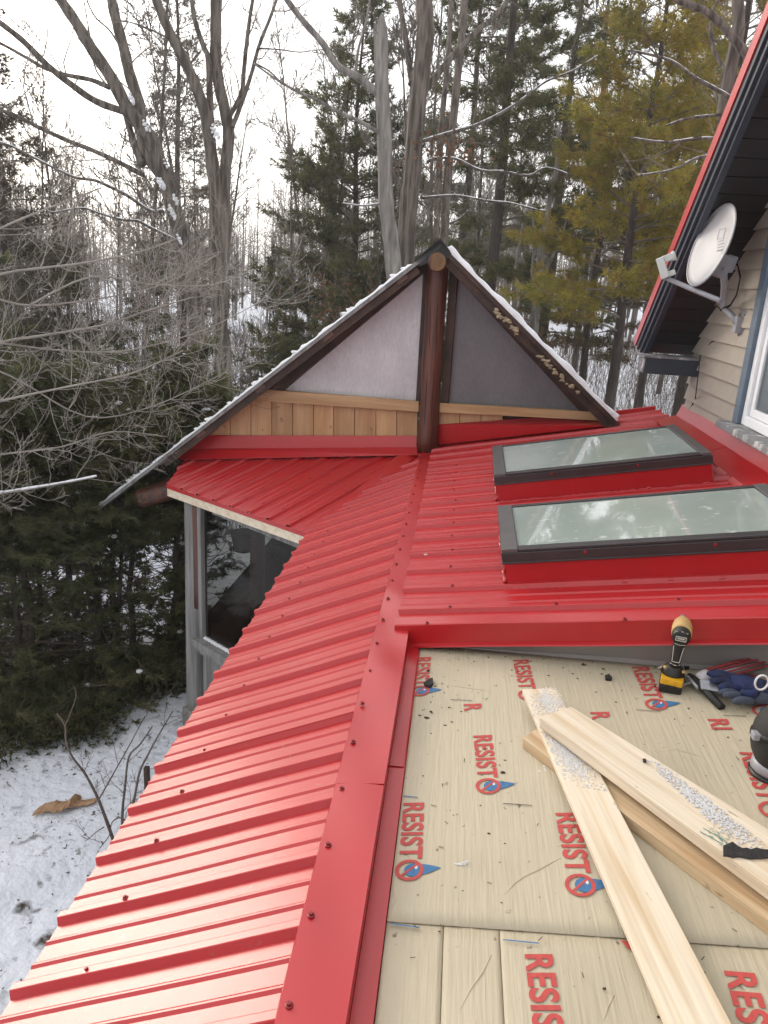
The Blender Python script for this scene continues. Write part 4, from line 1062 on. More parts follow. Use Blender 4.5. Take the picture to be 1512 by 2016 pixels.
mb = MB(); mb.tube([dq(-.018, -.0565, .232), dq(0, -.058, .236), dq(.018, -.0565, .232)], [.0018]*3, 4); mb.tube([dq(-.016, -.057, .190), dq(0, -.058, .187), dq(.016, -.057, .190)], [.0018]*3, 4); obj('trim_line', mb, 'plate', drv)
mb = MB(); mb.tube([dq(-.040, .01, .05), dq(-.048, .0, .06), dq(-.048, -.03, .075), dq(-.040, -.035, .085)], [.003]*4, 6); obj('belt_hook', mb, 'steel', drv)
mb = MB(); mb.lathe([(0, .006), (.006, .005)], dq(.030, -.025, .078), rt*.6-fw*.6+up*.4, 8); obj('side_bolt', mb, 'sandyellow', drv); mb = MB(); mb.lathe([(0, .006), (.006, .005)], dq(-.028, -.026, .082), -rt*.6-fw*.6+up*.4, 8); obj('side_bolt', mb, 'sandyellow', drv)

# --- caulking gun lying on its side
def cg(x, y, h): return dpx(x, y, h)
ga, gb = cg(1386, 1336, .035), cg(1512, 1302, .045)
gax = unit(gb-ga); gs = unit(np.cross(arr(0, 0, 1), gax))
gun = empty('caulking_gun', ga-arr(0, 0, .03), 'red framed caulking gun with steel trigger lying on the deck beside the driver', 'tool')
mb = MB()
for i in range(7):
    a = math.pi*(i/6.0)-.2; c0 = ga+gs*.028*math.cos(a)+arr(0, 0, .028*math.sin(a)); mb.tube([c0+gax*.012, c0+gax*.30], [.0045]*2, 4)
obj('cradle', mb, 'tubered', gun)
mb = MB(); mb.lathe([(.02, .022), (.25, .022), (.255, .01), (.30, .005)], ga, gax, 14); obj('sealant_tube', mb, 'steel', gun, smooth=True)
mb = MB(); mb.lathe([(-.026, .014), (-.02, .024), (.0, .029), (.014, .030), (.018, .026)], ga, gax, 16); obj('end_cap', mb, 'dishgrey', gun, smooth=True)
h0 = cg(1372, 1342, .03); h1 = cg(1421, 1393, .012)
mb = MB(); mb.tube([cg(1356, 1332, .03), h0, h0*.6+h1*.4, h1], [.014, .017, .0145, .013], 10); obj('grip', mb, 'black', gun, smooth=True)
mb = MB(); mb.tube([cg(1352, 1335, .035), cg(1358, 1337, .04), cg(1372, 1352, .03), cg(1376, 1358, .02)], [.006, .007, .007, .006], 8); mb.lathe([(0, .012), (.012, .012)], cg(1353, 1336, .03), (0, -1, .4), 10); obj('trigger_guard', mb, 'steel', gun, smooth=True)
t1, t2, t3 = cg(1378, 1349, .04), cg(1420, 1357, .035), cg(1465, 1376, .02)
mb = MB(); 
for a, b in ((t1, t2), (t2, t3)):
    w = arr(.0, .014, .010); mb.prism([a-w, b-w, b+w, a+w], (0, -.004, .008))
obj('trigger', mb, 'steel', gun, bevel=.002)
mb = MB(); mb.tube([ga-gax*.03, ga-gax*.10+arr(0, -.005, 0)], [.0045]*2, 6); obj('push_rod', mb, 'steel', gun)

# --- work gloves: palm, five fingers and cuff each
def glove(name, P, dirv, side, flip, label, s=1.0, mats=('glove', 'glovegrey')):
    d = unit(dirv); w = unit(np.cross(arr(0, 0, 1), d))*side
    g = empty(name, P, label, 'glove', 'work gloves beside the caulking gun')
    mb = MB()
    mb.tube([P-d*.05*s, P-d*.02*s, P+d*.02*s+arr(0, 0, .006), P+d*.055*s+arr(0, 0, .004)], [.036*s, .043*s, .044*s, .034*s], 10)
    V = mb.v[0]; c = P; hgt = (V-c)[:, 2]; V[:, 2] = c[2]+hgt*.5
    for i, (o_, l, bend) in enumerate(((-.033, .062, .2), (-.012, .075, .1), (.010, .070, .25), (.030, .052, .45))):
        a = P+d*.045*s+w*o_*s; f = unit(d+w*o_*4+arr(0, 0, .25))
        f2 = unit(f+arr(0, 0, -bend*1.6)); mid = a+f*l*.5*s
        mb.tube([a-d*.01, a+f*l*.25*s, mid, mid+f2*l*.3*s, mid+f2*l*.5*s], [.0125*s, .0125*s, .0118*s, .0105*s, .006*s], 8)
    a = P-d*.01+w*.036*s; f = unit(d*.6+w+arr(0, 0, .15)); mb.tube([a-f*.015, a+f*.025*s, a+unit(f+d)*.055*s], [.014*s, .013*s, .008*s], 8)
    obj('hand', mb, mats[0], g, smooth=True)
    mb = MB(); mb.tube([P-d*.045*s, P-d*.09*s, P-d*.14*s], [.037*s, .040*s, .046*s], 12); V = mb.v[0]; V[:, 2] = P[2]+(V[:, 2]-P[2])*.45
    obj('cuff', mb, mats[1], g, smooth=True); return g
g1 = glove('work_glove', cg(1478, 1350, .045), arr(-1, .15, -.02), 1, 0, 'dark blue work glove draped over the caulking gun, fingers to the left', 1.15)
g2 = glove('work_glove', cg(1492, 1368, .025), arr(-1, -.25, 0), -1, 0, 'grey blue work glove lying in front at the right edge', 1.15, ('glovegrey', 'glove'))
mb = MB(); rc2 = cg(1498, 1342, .105); mb.tube([rc2+arr(.020*math.cos(a), -.006, .026*math.sin(a)) for a in np.linspace(0, 2*math.pi, 17)], [.0035]*17, 6); obj('ring_emblem', mb, 'whitevinyl', g1, smooth=True)

# --- black rounded tool at the right edge
kb = dpx(1516, 1545, 0)
knee = empty('round_tool', kb, 'black rounded tool housing with grey clip and grey foot at the right edge', 'tool')
mb = MB(); V = []; T = []; nA, nB = 20, 12
for i in range(nB+1):
    th = math.pi*i/nB
    for j in range(nA):
        ph = 2*math.pi*j/nA; V.append(kb+arr(.020, .05, .118)+arr(.072*math.sin(th)*math.cos(ph), .082*math.sin(th)*math.sin(ph), .104*math.cos(th)))
for i in range(nB):
    for j in range(nA): a = i*nA+j; b = i*nA+(j+1) % nA; T += [(a, a+nA, b+nA), (a, b+nA, b)]
mb.add(V, T); obj('housing', mb, 'rubber', knee, smooth=True)
mb = MB(); mb.lathe([(-.012, .070), (-.008, .0765), (.008, .0765), (.012, .070)], kb+arr(.02, .05, .125), (0, .2, 1), 20); obj('band', mb, 'black', knee, smooth=True)
mb = MB(); mb.box(kb+arr(-.054, .03, .132), (.010, 0, 0), (0, .014, 0), (0, 0, .010)); obj('clip', mb, 'galv', knee, bevel=.003)
mb = MB(); mb.lathe([(0, .052), (.008, .060), (.030, .058), (.036, .05)], kb+arr(.022, .05, .012), (0, 0, 1), 20); obj('foot_ring', mb, 'galv', knee, smooth=True)
mb = MB(); mb.lathe([(0, .06), (.010, .064), (.014, .05)], kb+arr(.022, .05, -.001), (0, 0, 1), 20); obj('sole', mb, 'black', knee, smooth=True)

# ================================================================== YARD: stake, bark strip, sapling
def ongr(x, y): 
    p = onz(x, y, -4.2)
    for _ in range(4): p = onz(x, y, float(gz(p[0], p[1])))
    return p
p = ongr(291, 1572); mb = MB(); mb.box(p+arr(0, 0, .10), (.02, 0, 0), (0, .02, 0), (0, 0, .20)); tag(obj('stake', mb, 'darktimber', bevel=.003), 'short dark wooden stake standing in the snow by the eave', 'stake')
pts = [ongr(x, y)+arr(0, 0, h) for x, y, h in ((76, 1600, .02), (100, 1597, .035), (125, 1596, .03), (145, 1594, .06), (160, 1590, .03), (190, 1582, .02))]
rg = np.random.RandomState(31); mb = MB(); n = 34; V = []; T = []
for i in range(n):
    t = i/(n-1)*5; k = min(int(t), 4); p_ = pts[k]+(pts[k+1]-pts[k])*(t-k); u = i/(n-1)
    ww_ = (.075 if u < .55 else .085-.12*(u-.55) if u < .7 else .05-.05*(u-.7))*(1+rg.normal(0, .10)); fold = .05*math.exp(-((u-.60)/.05)**2)
    cdir = arr(.15, 1, 0)
    for q in (-1, -.4, .3, 1): V.append(p_+cdir*ww_*q+arr(rg.normal(0, .004), 0, .012+fold*(1.2-q*q)+.014*(1-q*q)+rg.normal(0, .003)))
for i in range(n-1):
    for j in range(3): a = i*4+j; T += [(a, a+4, a+5), (a, a+5, a+1)]
mb.add(V, T); o = obj('bark_strip', mb, 'barkstrip'); s = o.modifiers.new('thick', 'SOLIDIFY'); s.thickness = .008
pk = pts[3]; tag(o, 'torn strip of tan bark lying on the snow', 'bark strip')

# ------------------------------------------------------------------ tree tools
def grow(segs, p, d, L, r, lvl, rg, up=.10, jit=.16, ang=(.5, .9), kids=5, ratio=.62, steps=5, tip=.35, minr=.0012):
    """recursive bare branch: appends (p0,p1,r0,r1)"""
    p = np.asarray(p, float); d = unit(d); sl_ = L/steps; cuts = rg.uniform(.22, .98, kids) if lvl > 0 else []
    for i in range(steps):
        d = unit(d + rg.normal(0, jit, 3) + arr(0, 0, up))
        q = p+d*sl_; ra = r*(1-(1-tip)*i/steps); rb = r*(1-(1-tip)*(i+1)/steps)
        segs.append((p, q, max(ra, minr), max(rb, minr)))
        for c in cuts:
            if i/steps <= c < (i+1)/steps:
                f = c*steps-i; a = rg.uniform(*ang); ax = unit(np.cross(d, rg.normal(0, 1, 3)))
                d2 = unit(d*math.cos(a)+ax*math.sin(a))
                grow(segs, p+(q-p)*f, d2, L*ratio*rg.uniform(.6, 1.1)*(1.1-.5*c), ra*.55, lvl-1, rg, up, jit*1.1, ang, max(2, kids-1), ratio, max(3, steps-1), tip, minr)
        p = q
def segmesh(segs, sides=3):
    mb = MB()
    if segs:
        A = np.array([s[0] for s in segs]); B = np.array([s[1] for s in segs]); ra = np.array([s[2] for s in segs]); rb = np.array([s[3] for s in segs])
        big = ra > .03
        for sel, k in ((big, 8), (~big & (ra > .008), 5), (ra <= .008, sides)):
            if sel.any(): mb.segs(A[sel], B[sel], ra[sel], rb[sel], k)
    return mb
def tufts(C, D, rg, k, ln, w, droop=0.0, spread=.7):
    """k narrow needle blades round each centre C, leaning along D"""
    n = len(C); C = np.repeat(C, k, 0); D = np.repeat(D, k, 0)
    d = D + rg.normal(0, spread, (n*k, 3)); d[:, 2] -= droop; d /= np.linalg.norm(d, axis=1)[:, None]
    s = np.cross(d, rg.normal(0, 1, (n*k, 3))); s /= np.linalg.norm(s, axis=1)[:, None]+1e-9
    l = ln*rg.uniform(.6, 1.2, (n*k, 1))
    V = np.stack([C-s*w, C+s*w, C+d*l], 1).reshape(-1, 3); return V, np.arange(n*k*3).reshape(-1, 3)

def conifer(name, x, y, h, needle, label, group=None, crown0=.12, half=2.0, shape=.8, nbr=90, dens=20, tl=.16, tw=.008, k=9, up=.12, droop=.05, seed=0, tr=.16, clump=1.0, bark='barkpine', lean=(0, 0), cat='pine tree', gap=.0, spread=.6):
    rg = np.random.RandomState(seed); g = float(gz(x, y)); root = empty(name, (x, y, g), label, cat, group)
    base = arr(x, y, g-.2); n = 12
    tp = [base+arr(lean[0]*(i/(n-1))+.05*math.sin(i*1.1+seed), lean[1]*(i/(n-1))+.05*math.cos(i*.9+seed), (h+.2)*i/(n-1)) for i in range(n)]
    rad = [tr*(1-.93*i/(n-1)) for i in range(n)]
    mb = MB(); mb.tube(tp, rad, 9); obj('trunk', mb, bark, root, smooth=True)
    tp = np.array(tp); segs = []; C = []; D = []
    for b in range(nbr):
        f = crown0+(1-crown0)*(rg.rand()**.9); zz = f*(n-1); i = min(int(zz), n-2); p = tp[i]+(tp[i+1]-tp[i])*(zz-i)
        t = (f-crown0)/(1-crown0); rr = half*((1-t)**shape*.95+.05)*rg.uniform(.55, 1.12)
        if rg.rand() < gap: continue
        a = rg.rand()*2*math.pi; d = arr(math.cos(a), math.sin(a), up+rg.normal(0, .10)+.35*t)
        st = 6; L = rr; q = p; dd = unit(d); pts = [p]
        for s in range(st):
            dd = unit(dd+rg.normal(0, .07, 3)+arr(0, 0, .05 if s > 2 else -.03)); q2 = q+dd*L/st
            r0 = max(.004, .012*L*(1-s/st)+.003); segs.append((q, q2, r0, max(.003, r0*.8)))
            q = q2; pts.append(q)
            if s >= 1:
                for m_ in range(2 if L < 1.2 else 3):
                    sa = unit(dd*.7+np.cross(dd, arr(0, 0, 1))*rg.choice([-1, 1])*rg.uniform(.5, 1.1)+arr(0, 0, rg.normal(.05, .15)))
                    l2 = L*.30*rg.uniform(.5, 1.1)*(1.15-.5*s/st); e = q+sa*l2; segs.append((q, e, .004, .002))
                    for m2 in range(max(1, int(dens*l2))):
                        ff = rg.uniform(.2, 1.05); C.append(q+sa*l2*ff+rg.normal(0, .05*clump, 3)); D.append(sa*.8+dd*.3)
        for m2 in range(4): C.append(q+rg.normal(0, .05, 3)); D.append(dd)
    obj('branches', segmesh(segs), 'twig', root)
    if C:
        V, T = tufts(np.array(C), np.array(D), rg, k, tl, tw, droop, spread); mb = MB(); mb.add(V, T); obj('foliage', mb, needle, root)
    return root
def gpos(px, D, py=600): v = ray(px, py); v = v/math.hypot(v[0], v[1])*D; return v[0], v[1]

def limb_tree(name, label, cat, limbs, D, root_px, twig_every=.5, seed=0, bark='bark', snow=(), twl=.9, twr=.006, lvl=2, group=None, twigs='twig', snowr=.75, tw_min=.0, up=.10, thick=1.0, clumps=()):
    """bare tree whose limbs are given as (pixel polyline, radii, distance offsets)"""
    rg = np.random.RandomState(seed); x, y = gpos(root_px, D); g = float(gz(x, y))
    root = empty(name, (x, y, g), label, cat, group)
    segs = []
    snowmb = MB(); ns = 0
    for li, (pl, r0, r1, dd) in enumerate(limbs):
        m = len(pl); P = np.array([at(px_, py_, D+dd*(i/(m-1))) for i, (px_, py_) in enumerate(pl)])
        if li in (0,) or len(pl[0]) > 2: pass
        # resample smooth
        t = np.linspace(0, m-1, (m-1)*4+1); Q = []
        for tt in t:
            i = min(int(tt), m-2); f = tt-i
            p0 = P[max(i-1, 0)]; p1 = P[i]; p2 = P[i+1]; p3 = P[min(i+2, m-1)]
            Q.append(.5*((2*p1)+(p2-p0)*f+(2*p0-5*p1+4*p2-p3)*f*f+(3*p1-p0-3*p2+p3)*f**3))
        Q = np.array(Q); rad = (r0+(r1-r0)*np.linspace(0, 1, len(Q))**.85)*thick
        rad = rad*(1+.05*np.sin(np.arange(len(Q))*1.7+li))
        mb = MB(); mb.tube(Q, rad, 10 if r0 > .05 else 7)
        obj('trunk' if r0 > .13 else 'limb', mb, bark, root, smooth=True)
        seglen = np.linalg.norm(np.diff(Q, axis=0), axis=1)
        for i in range(1, len(Q)):
            nt = rg.poisson(seglen[i-1]/twig_every)
            for _ in range(nt):
                if rad[i] > .12 and rg.rand() < .8: continue
                tdir = unit(Q[i]-Q[i-1]); s = unit(np.cross(tdir, rg.normal(0, 1, 3)))
                grow(segs, Q[i], unit(tdir*.6+s+arr(0, 0, .25)), twl*rg.uniform(.4, 1.2), max(.003, min(twr, rad[i]*.6)), lvl, rg, up=up, kids=4, minr=tw_min)
        if li in snow:
            for i in range(1, len(Q)):
                if rg.rand() < .85:
                    rr = rad[i]*snowr
                    snowmb.tube([Q[i-1]+arr(0, 0, rad[i-1]*.75), Q[i]+arr(0, 0, rad[i]*.75)], [rr*rg.uniform(.7, 1.1), rr*rg.uniform(.7, 1.1)], 6); ns += 1
    if segs: obj('twigs', segmesh(segs), twigs, root, kind='stuff')
    for k, (px_, py_) in enumerate(clumps):
        c = at(px_, py_, D-.12); rb_ = rg.uniform(.022, .05); snowmb.blob(c, arr(rb_, rb_, rb_*.7), k, jit=.3); snowmb.blob(c+arr(.03, 0, -.05), arr(rb_, rb_, rb_*1.4)*.7, k+9, jit=.4); snowmb.blob(c+arr(-.02, 0, .05), arr(rb_, rb_, rb_)*.5, k+19, jit=.4); ns += 1
    if ns: obj('snow', snowmb, 'snow', root, smooth=True, kind='stuff')
    return root

# ================================================================== BIG BARE TREES
def z1(*q): return [(a/2, b/2) for a, b in q]
def z2(*q): return [(756+a/2, b/2) for a, b in q]
limb_tree('maple_tree', 'leaning leafless maple at the left, twin trunk, snow on its lower limbs', 'tree', [
    (z1((810, 1800), (790, 1450), (750, 1080), (700, 880), (640, 680), (590, 540), (510, 440), (440, 310), (360, 190), (300, 90), (240, 0), (170, -120)), .24, .10, 0),
    (z1((640, 690), (575, 600), (552, 470), (545, 400), (510, 290), (490, 200), (460, 90), (440, 0), (425, -140)), .16, .11, .6),
    (z1((560, 650), (530, 570), (500, 470), (480, 400)), .10, .06, .5),
    (z1((490, 440), (380, 400), (290, 340), (190, 260), (100, 170), (40, 120), (-30, 70), (-160, 0)), .085, .05, -.8),
    (z1((430, 345), (360, 315), (260, 295), (180, 270), (100, 225), (0, 170), (-120, 120)), .06, .03, .9),
    (z1((565, 690), (470, 640), (360, 590), (270, 555), (160, 505), (60, 455), (-20, 430), (-160, 400)), .06, .035, -.9),
    (z1((640, 830), (590, 830), (500, 770), (430, 735), (370, 710), (300, 700), (230, 670), (130, 620), (30, 570), (-90, 540)), .045, .02, -1.2),
    (z1((730, 965), (640, 920), (580, 890), (540, 870), (480, 865), (390, 840), (330, 820), (270, 825), (200, 835), (150, 800)), .04, .015, -1.0),
    (z1((480, 390), (380, 280), (350, 120), (330, 0)), .022, .012, .5),
    (z1((520, 270), (440, 130), (370, 60), (320, -60)), .025, .014, -.5),
    (z1((800, 950), (760, 890), (765, 850), (780, 800), (800, 790)), .022, .012, -.6),
    ], 13.0, 400, twig_every=.55, seed=5, snow=(6, 7, 10), twl=1.1, twr=.012, thick=.62, clumps=((285, 245), (291, 249), (325, 321), (313, 358), (318, 360), (345, 392), (336, 412), (340, 420), (352, 470), (258, 192)))
limb_tree('maple_tree', 'tall leafless maple with a forked crown left of the timber gable', 'tree', [
    (z1((900, 1800), (880, 1400), (858, 1200), (850, 950), (850, 780), (835, 640), (815, 480), (790, 390), (750, 290), (700, 190), (660, 110), (630, 40), (600, -40), (560, -160)), .21, .085, 0),
    (z1((870, 1400), (880, 900), (885, 700), (895, 600), (900, 520), (885, 430), (865, 350), (850, 250), (850, 150), (850, 60), (855, -120)), .15, .13, .3),
    (z1((830, 480), (825, 350), (820, 230), (800, 180), (770, 90), (755, 0), (745, -120)), .085, .045, .5),
    (z1((903, 460), (950, 370), (960, 280), (970, 180), (985, 60), (995, 0), (1005, -90)), .06, .035, -.4),
    (z1((915, 500), (950, 410), (990, 290), (1020, 180), (1060, 80), (1085, 10), (1110, -60)), .06, .03, .6),
    (z1((700, 170), (600, 120), (520, 90), (470, 80)), .025, .012, -.5),
    (z1((1010, 190), (1100, 195), (1180, 205), (1270, 195), (1400, 190)), .02, .008, .5),
    (z1((1005, 250), (1060, 280), (1130, 340), (1230, 380), (1310, 430)), .022, .010, .8),
    (z1((850, 900), (900, 820), (960, 760), (1030, 700)), .018, .008, .8),
    ], 12.0, 440, twig_every=.6, seed=6, snow=(), twl=.9, twr=.010, thick=.58, clumps=((421, 254), (418, 260), (426, 262)))
limb_tree('broken_tree', 'grey weathered dead trunk with a snapped top directly behind the timber gable', 'tree', [
    ([(790, 700), (775, 530), (768, 460), (760, 400), (757, 280), (752, 180), (749, 60), (744, 42)], .14, .10, 0),
    (z1((1515, 395), (1420, 310), (1330, 260), (1270, 170), (1200, 90), (1130, 0), (1080, -80)), .06, .035, -.5),
    (z1((1520, 540), (1420, 480), (1330, 440), (1240, 390), (1150, 350), (1070, 300), (1000, 250)), .035, .012, -.8),
    (z1((1400, 300), (1410, 200), (1440, 90), (1460, -20)), .028, .012, .4),
    (z1((1505, 800), (1430, 810), (1350, 800)), .02, .01, -.4)], 11.0, 770, twig_every=.6, seed=7, bark='barkpale', snow=(4,), twl=.8, thick=.85)
limb_tree('maple_tree', 'dark leafless maple with spreading limbs rising behind the gable peak', 'tree', [
    ([(800, 720), (797, 520), (805, 400), (812, 330), (820, 220), (830, 140), (838, 60), (834, 0), (830, -90)], .17, .14, 0),
    (z2((110, 330), (105, 290), (80, 120), (60, 0), (50, -80)), .06, .04, .4),
    (z2((130, 400), (220, 280), (290, 200), (380, 110), (420, 80), (480, 10), (520, -60)), .06, .03, .8),
    (z2((230, 1000), (235, 950), (250, 700), (270, 500), (290, 300), (310, 100), (320, -60)), .085, .06, .9),
    (z2((205, 950), (215, 700), (225, 500), (245, 300), (260, 100), (265, -40)), .06, .04, 1.4),
    (z2((140, 560), (270, 520), (370, 490), (470, 440), (560, 380), (640, 320), (740, 280), (840, 220)), .032, .012, .8),
    (z2((170, 640), (200, 625), (280, 625), (380, 670), (470, 675), (570, 690), (640, 660), (740, 690)), .026, .010, -.7),
    (z2((150, 780), (280, 770), (400, 790), (500, 800), (600, 825), (640, 830)), .022, .010, -1.0),
    (z2((260, 880), (300, 860), (330, 830)), .02, .012, -.5),
    (z2((150, 800), (205, 862)), .02, .012, -.8),
    ], 12.0, 800, twig_every=.5, seed=8, snow=(5, 6, 7, 8, 9), snowr=.7, twl=.8, twr=.008, thick=.85)
limb_tree('maple_tree', 'leafless maple with snow lined limbs reaching over the golden pines at the upper right', 'tree', [
    (z2((1560, 1300), (1520, 900), (1420, 500), (1345, 470), (1358, 300), (1395, 120), (1392, 0), (1390, -100)), .12, .05, 0),
    (z2((1560, 420), (1480, 280), (1400, 180), (1290, 60), (1160, 0), (1080, -60)), .055, .028, -.4),
    (z2((1480, 520), (1410, 430), (1340, 370), (1230, 310), (1130, 240), (1000, 205), (960, 200)), .028, .010, -.6),
    (z2((1500, 440), (1400, 440), (1300, 455), (1200, 465), (1110, 495)), .024, .010, -.3),
    (z2((1470, 560), (1360, 550), (1250, 545), (1100, 560), (960, 540)), .024, .010, -.6),
    (z2((1460, 640), (1340, 615), (1240, 620), (1130, 670), (1000, 690)), .022, .009, -.8),
    (z2((1400, 350), (1300, 200), (1290, 60), (1330, -20)), .03, .015, .5),
    (z2((1345, 480), (1300, 360), (1270, 330)), .02, .01, .3)], 10.0, 1536, twig_every=.6, seed=9, snow=(2, 3, 4, 5), snowr=.55, twl=.7, twr=.007)
limb_tree('birch_tree', 'pale many stemmed birch standing in front of the dark pines behind the gable', 'tree', [
    ([(1050, 660), (1056, 590), (1063, 520), (1068, 470), (1076, 430), (1096, 330), (1100, 250)], .11, .04, 0),
    ([(1062, 560), (1080, 520), (1100, 480), (1116, 430)], .05, .02, .4),
    ([(1058, 600), (1048, 540), (1052, 480), (1046, 400)], .05, .02, -.3),
    ([(1010, 690), (1012, 560), (1020, 500), (1030, 440)], .05, .03, .6)], 18.0, 1050, twig_every=.7, seed=10, bark='barkpale', twl=.8, twr=.008)

# fine pale twigged tree at the left, its trunk out of frame, branches reaching across the view
limb_tree('young_maple', 'young tree with fine pale curving twigs spreading across the left side', 'tree', [
    ([(-330, 1500), (-310, 1150), (-280, 850), (-250, 600), (-230, 420)], .09, .05, 0),
    ([(-280, 800), (-150, 720), (0, 675), (75, 662), (205, 640), (290, 612), (380, 585)], .022, .007, .1),
    ([(-270, 700), (-140, 590), (0, 540), (150, 520), (260, 500), (350, 470)], .020, .006, -.4),
    ([(-260, 640), (-120, 520), (0, 450), (120, 400), (200, 370)], .018, .006, .5),
    ([(-290, 900), (-150, 830), (0, 790), (140, 760), (260, 735), (360, 690)], .018, .006, -.5),
    ([(-290, 960), (-150, 920), (0, 895), (120, 880), (220, 850), (330, 860)], .016, .005, .4),
    ([(-300, 1030), (-150, 1000), (-20, 975), (60, 962), (130, 950), (190, 938)], .020, .010, -.3),
    ([(-260, 620), (-100, 560), (40, 600), (180, 590), (320, 560), (430, 500)], .016, .005, .9),
    ([(0, 675), (120, 690), (250, 690), (400, 650), (520, 590)], .012, .005, .9),
    ([(60, 600), (180, 545), (300, 560), (420, 560), (500, 530)], .012, .005, .7),
    ([(-280, 760), (-120, 700), (20, 740), (170, 820), (300, 800), (430, 740)], .014, .005, .6)], 6.2, -300, twig_every=.085, seed=14, bark='twigpale', snow=(6,), snowr=1.2, twl=.62, twr=.0036, lvl=2, twigs='twigpale', tw_min=.0015, up=.10, thick=.7)

# ================================================================== CONIFERS
def pine_at(px, D, h, *a, **k): x, y = gpos(px, D); return conifer('pine_tree', x, y, h, *a, **k)
PG = 'pines standing behind the porch'
pine_at(690, 21, 11.0, 'pine_needles', 'dense dark green pine left of the gable peak', PG, crown0=.12, half=2.9, shape=.7, nbr=190, dens=15, k=10, tl=.20, tw=.010, seed=21, tr=.15, up=.22)
pine_at(960, 19, 15.5, 'pine_needles', 'tall thin crowned pine right of the gable peak with a straight dark trunk', PG, crown0=.22, half=2.3, shape=.5, nbr=105, dens=16, k=10, tl=.22, tw=.010, seed=22, tr=.19, up=.12, gap=.08)
pine_at(1075, 25, 16.0, 'pine_needles', 'tall pine behind and right of the straight trunked one', PG, crown0=.18, half=2.6, shape=.55, nbr=120, dens=15, k=10, tl=.22, tw=.010, seed=23, tr=.2, gap=.1)
pine_at(900, 28, 17.0, 'pine_needles', 'tall green pine farthest back above the gable peak', PG, crown0=.25, half=2.4, shape=.55, nbr=110, dens=14, k=10, tl=.22, tw=.011, seed=27, tr=.2, gap=.1)
pine_at(1225, 16.5, 11.4, 'gold_needles', 'golden lit bushy pine at the right in front of the house roof edge', PG, crown0=.30, half=2.3, shape=.6, nbr=130, dens=20, k=10, tl=.18, tw=.008, seed=24, tr=.14, up=.25)
pine_at(1370, 20, 15.0, 'gold_needles', 'tall yellowish pine rising above the red roof edge', PG, crown0=.3, half=2.5, shape=.5, nbr=125, dens=17, k=10, tl=.20, tw=.010, seed=25, tr=.18, up=.25)
pine_at(1165, 22, 12.0, 'rust_needles', 'rust tinged thin pine between the green and golden pines', PG, crown0=.2, half=2.0, shape=.6, nbr=110, dens=16, k=9, tl=.18, tw=.009, seed=26, tr=.13, gap=.1)
pine_at(1470, 26, 17.0, 'pine_needles', 'dark pine at the far right top beyond the house roof', PG, crown0=.25, half=2.4, shape=.55, nbr=120, dens=15, k=10, tl=.22, tw=.011, seed=28, tr=.2)
pine_at(1290, 27, 12.0, 'pine_needles', 'dark green pine filling the gap behind the golden pine', PG, crown0=.34, half=2.4, shape=.6, nbr=90, dens=14, k=10, tl=.22, tw=.011, seed=29, tr=.16)
x, y = gpos(357, 27); conifer('spruce_tree', x, y, 15.5, 'spruce_needles', 'tall narrow spruce between the two big leafless maples', None, crown0=.15, half=1.9, shape=.85, nbr=190, dens=12, k=8, tl=.15, tw=.010, up=-.05, droop=.2, seed=31, tr=.14, cat='spruce tree')
x, y = gpos(15, 17); conifer('spruce_tree', x, y, 8.9, 'spruce_needles', 'brownish spruce at the upper left edge', None, crown0=.2, half=1.7, shape=.8, nbr=150, dens=18, k=9, tl=.14, tw=.008, up=-.02, droop=.25, seed=32, tr=.12, cat='spruce tree')
x, y = gpos(-60, 20); conifer('spruce_tree', x, y, 11.0, 'spruce_needles', 'dark spruce just off the left edge behind the brownish one', None, crown0=.1, half=2.2, shape=.8, nbr=150, dens=16, k=9, tl=.15, tw=.009, up=-.02, droop=.25, seed=33, tr=.12, cat='spruce tree')
YE = ['young evergreen low behind the left slope of the gable roof', 'young evergreen touching the left gable roof edge below the dense pine', 'young evergreen just right of the gable peak', 'young evergreen behind the right gable slope below the straight trunked pine', 'young evergreen beside the pale birch', 'brownish young evergreen right of the forked maple', 'young evergreen far behind the middle cedar', 'young evergreen behind the left cedar', 'young evergreen at the foot of the dense pine', 'young evergreen behind the gable peak at the dark maple']
i = 0
for px_, D_, h_, nd in ((560, 20, 3.6, 'pine_needles'), (640, 17, 3.4, 'cedar_needles'), (905, 22, 4.2, 'pine_needles'), (1005, 17, 3.6, 'pine_needles'), (540, 26, 4.8, 'spruce_needles'), (290, 17, 4.6, 'cedar_needles'), (130, 18, 4.4, 'cedar_needles'), (720, 24, 4.5, 'pine_needles'), (860, 18, 3.2, 'cedar_needles')):
    x, y = gpos(px_, D_); i += 1
    conifer('young_conifer', x, y, h_, nd, YE[i-1], 'young evergreens in the wood', crown0=.03, half=1.15, shape=.7, nbr=70, dens=26, k=8, tl=.13, tw=.010, up=.05, droop=.1, seed=60+i, tr=.05, cat='evergreen')

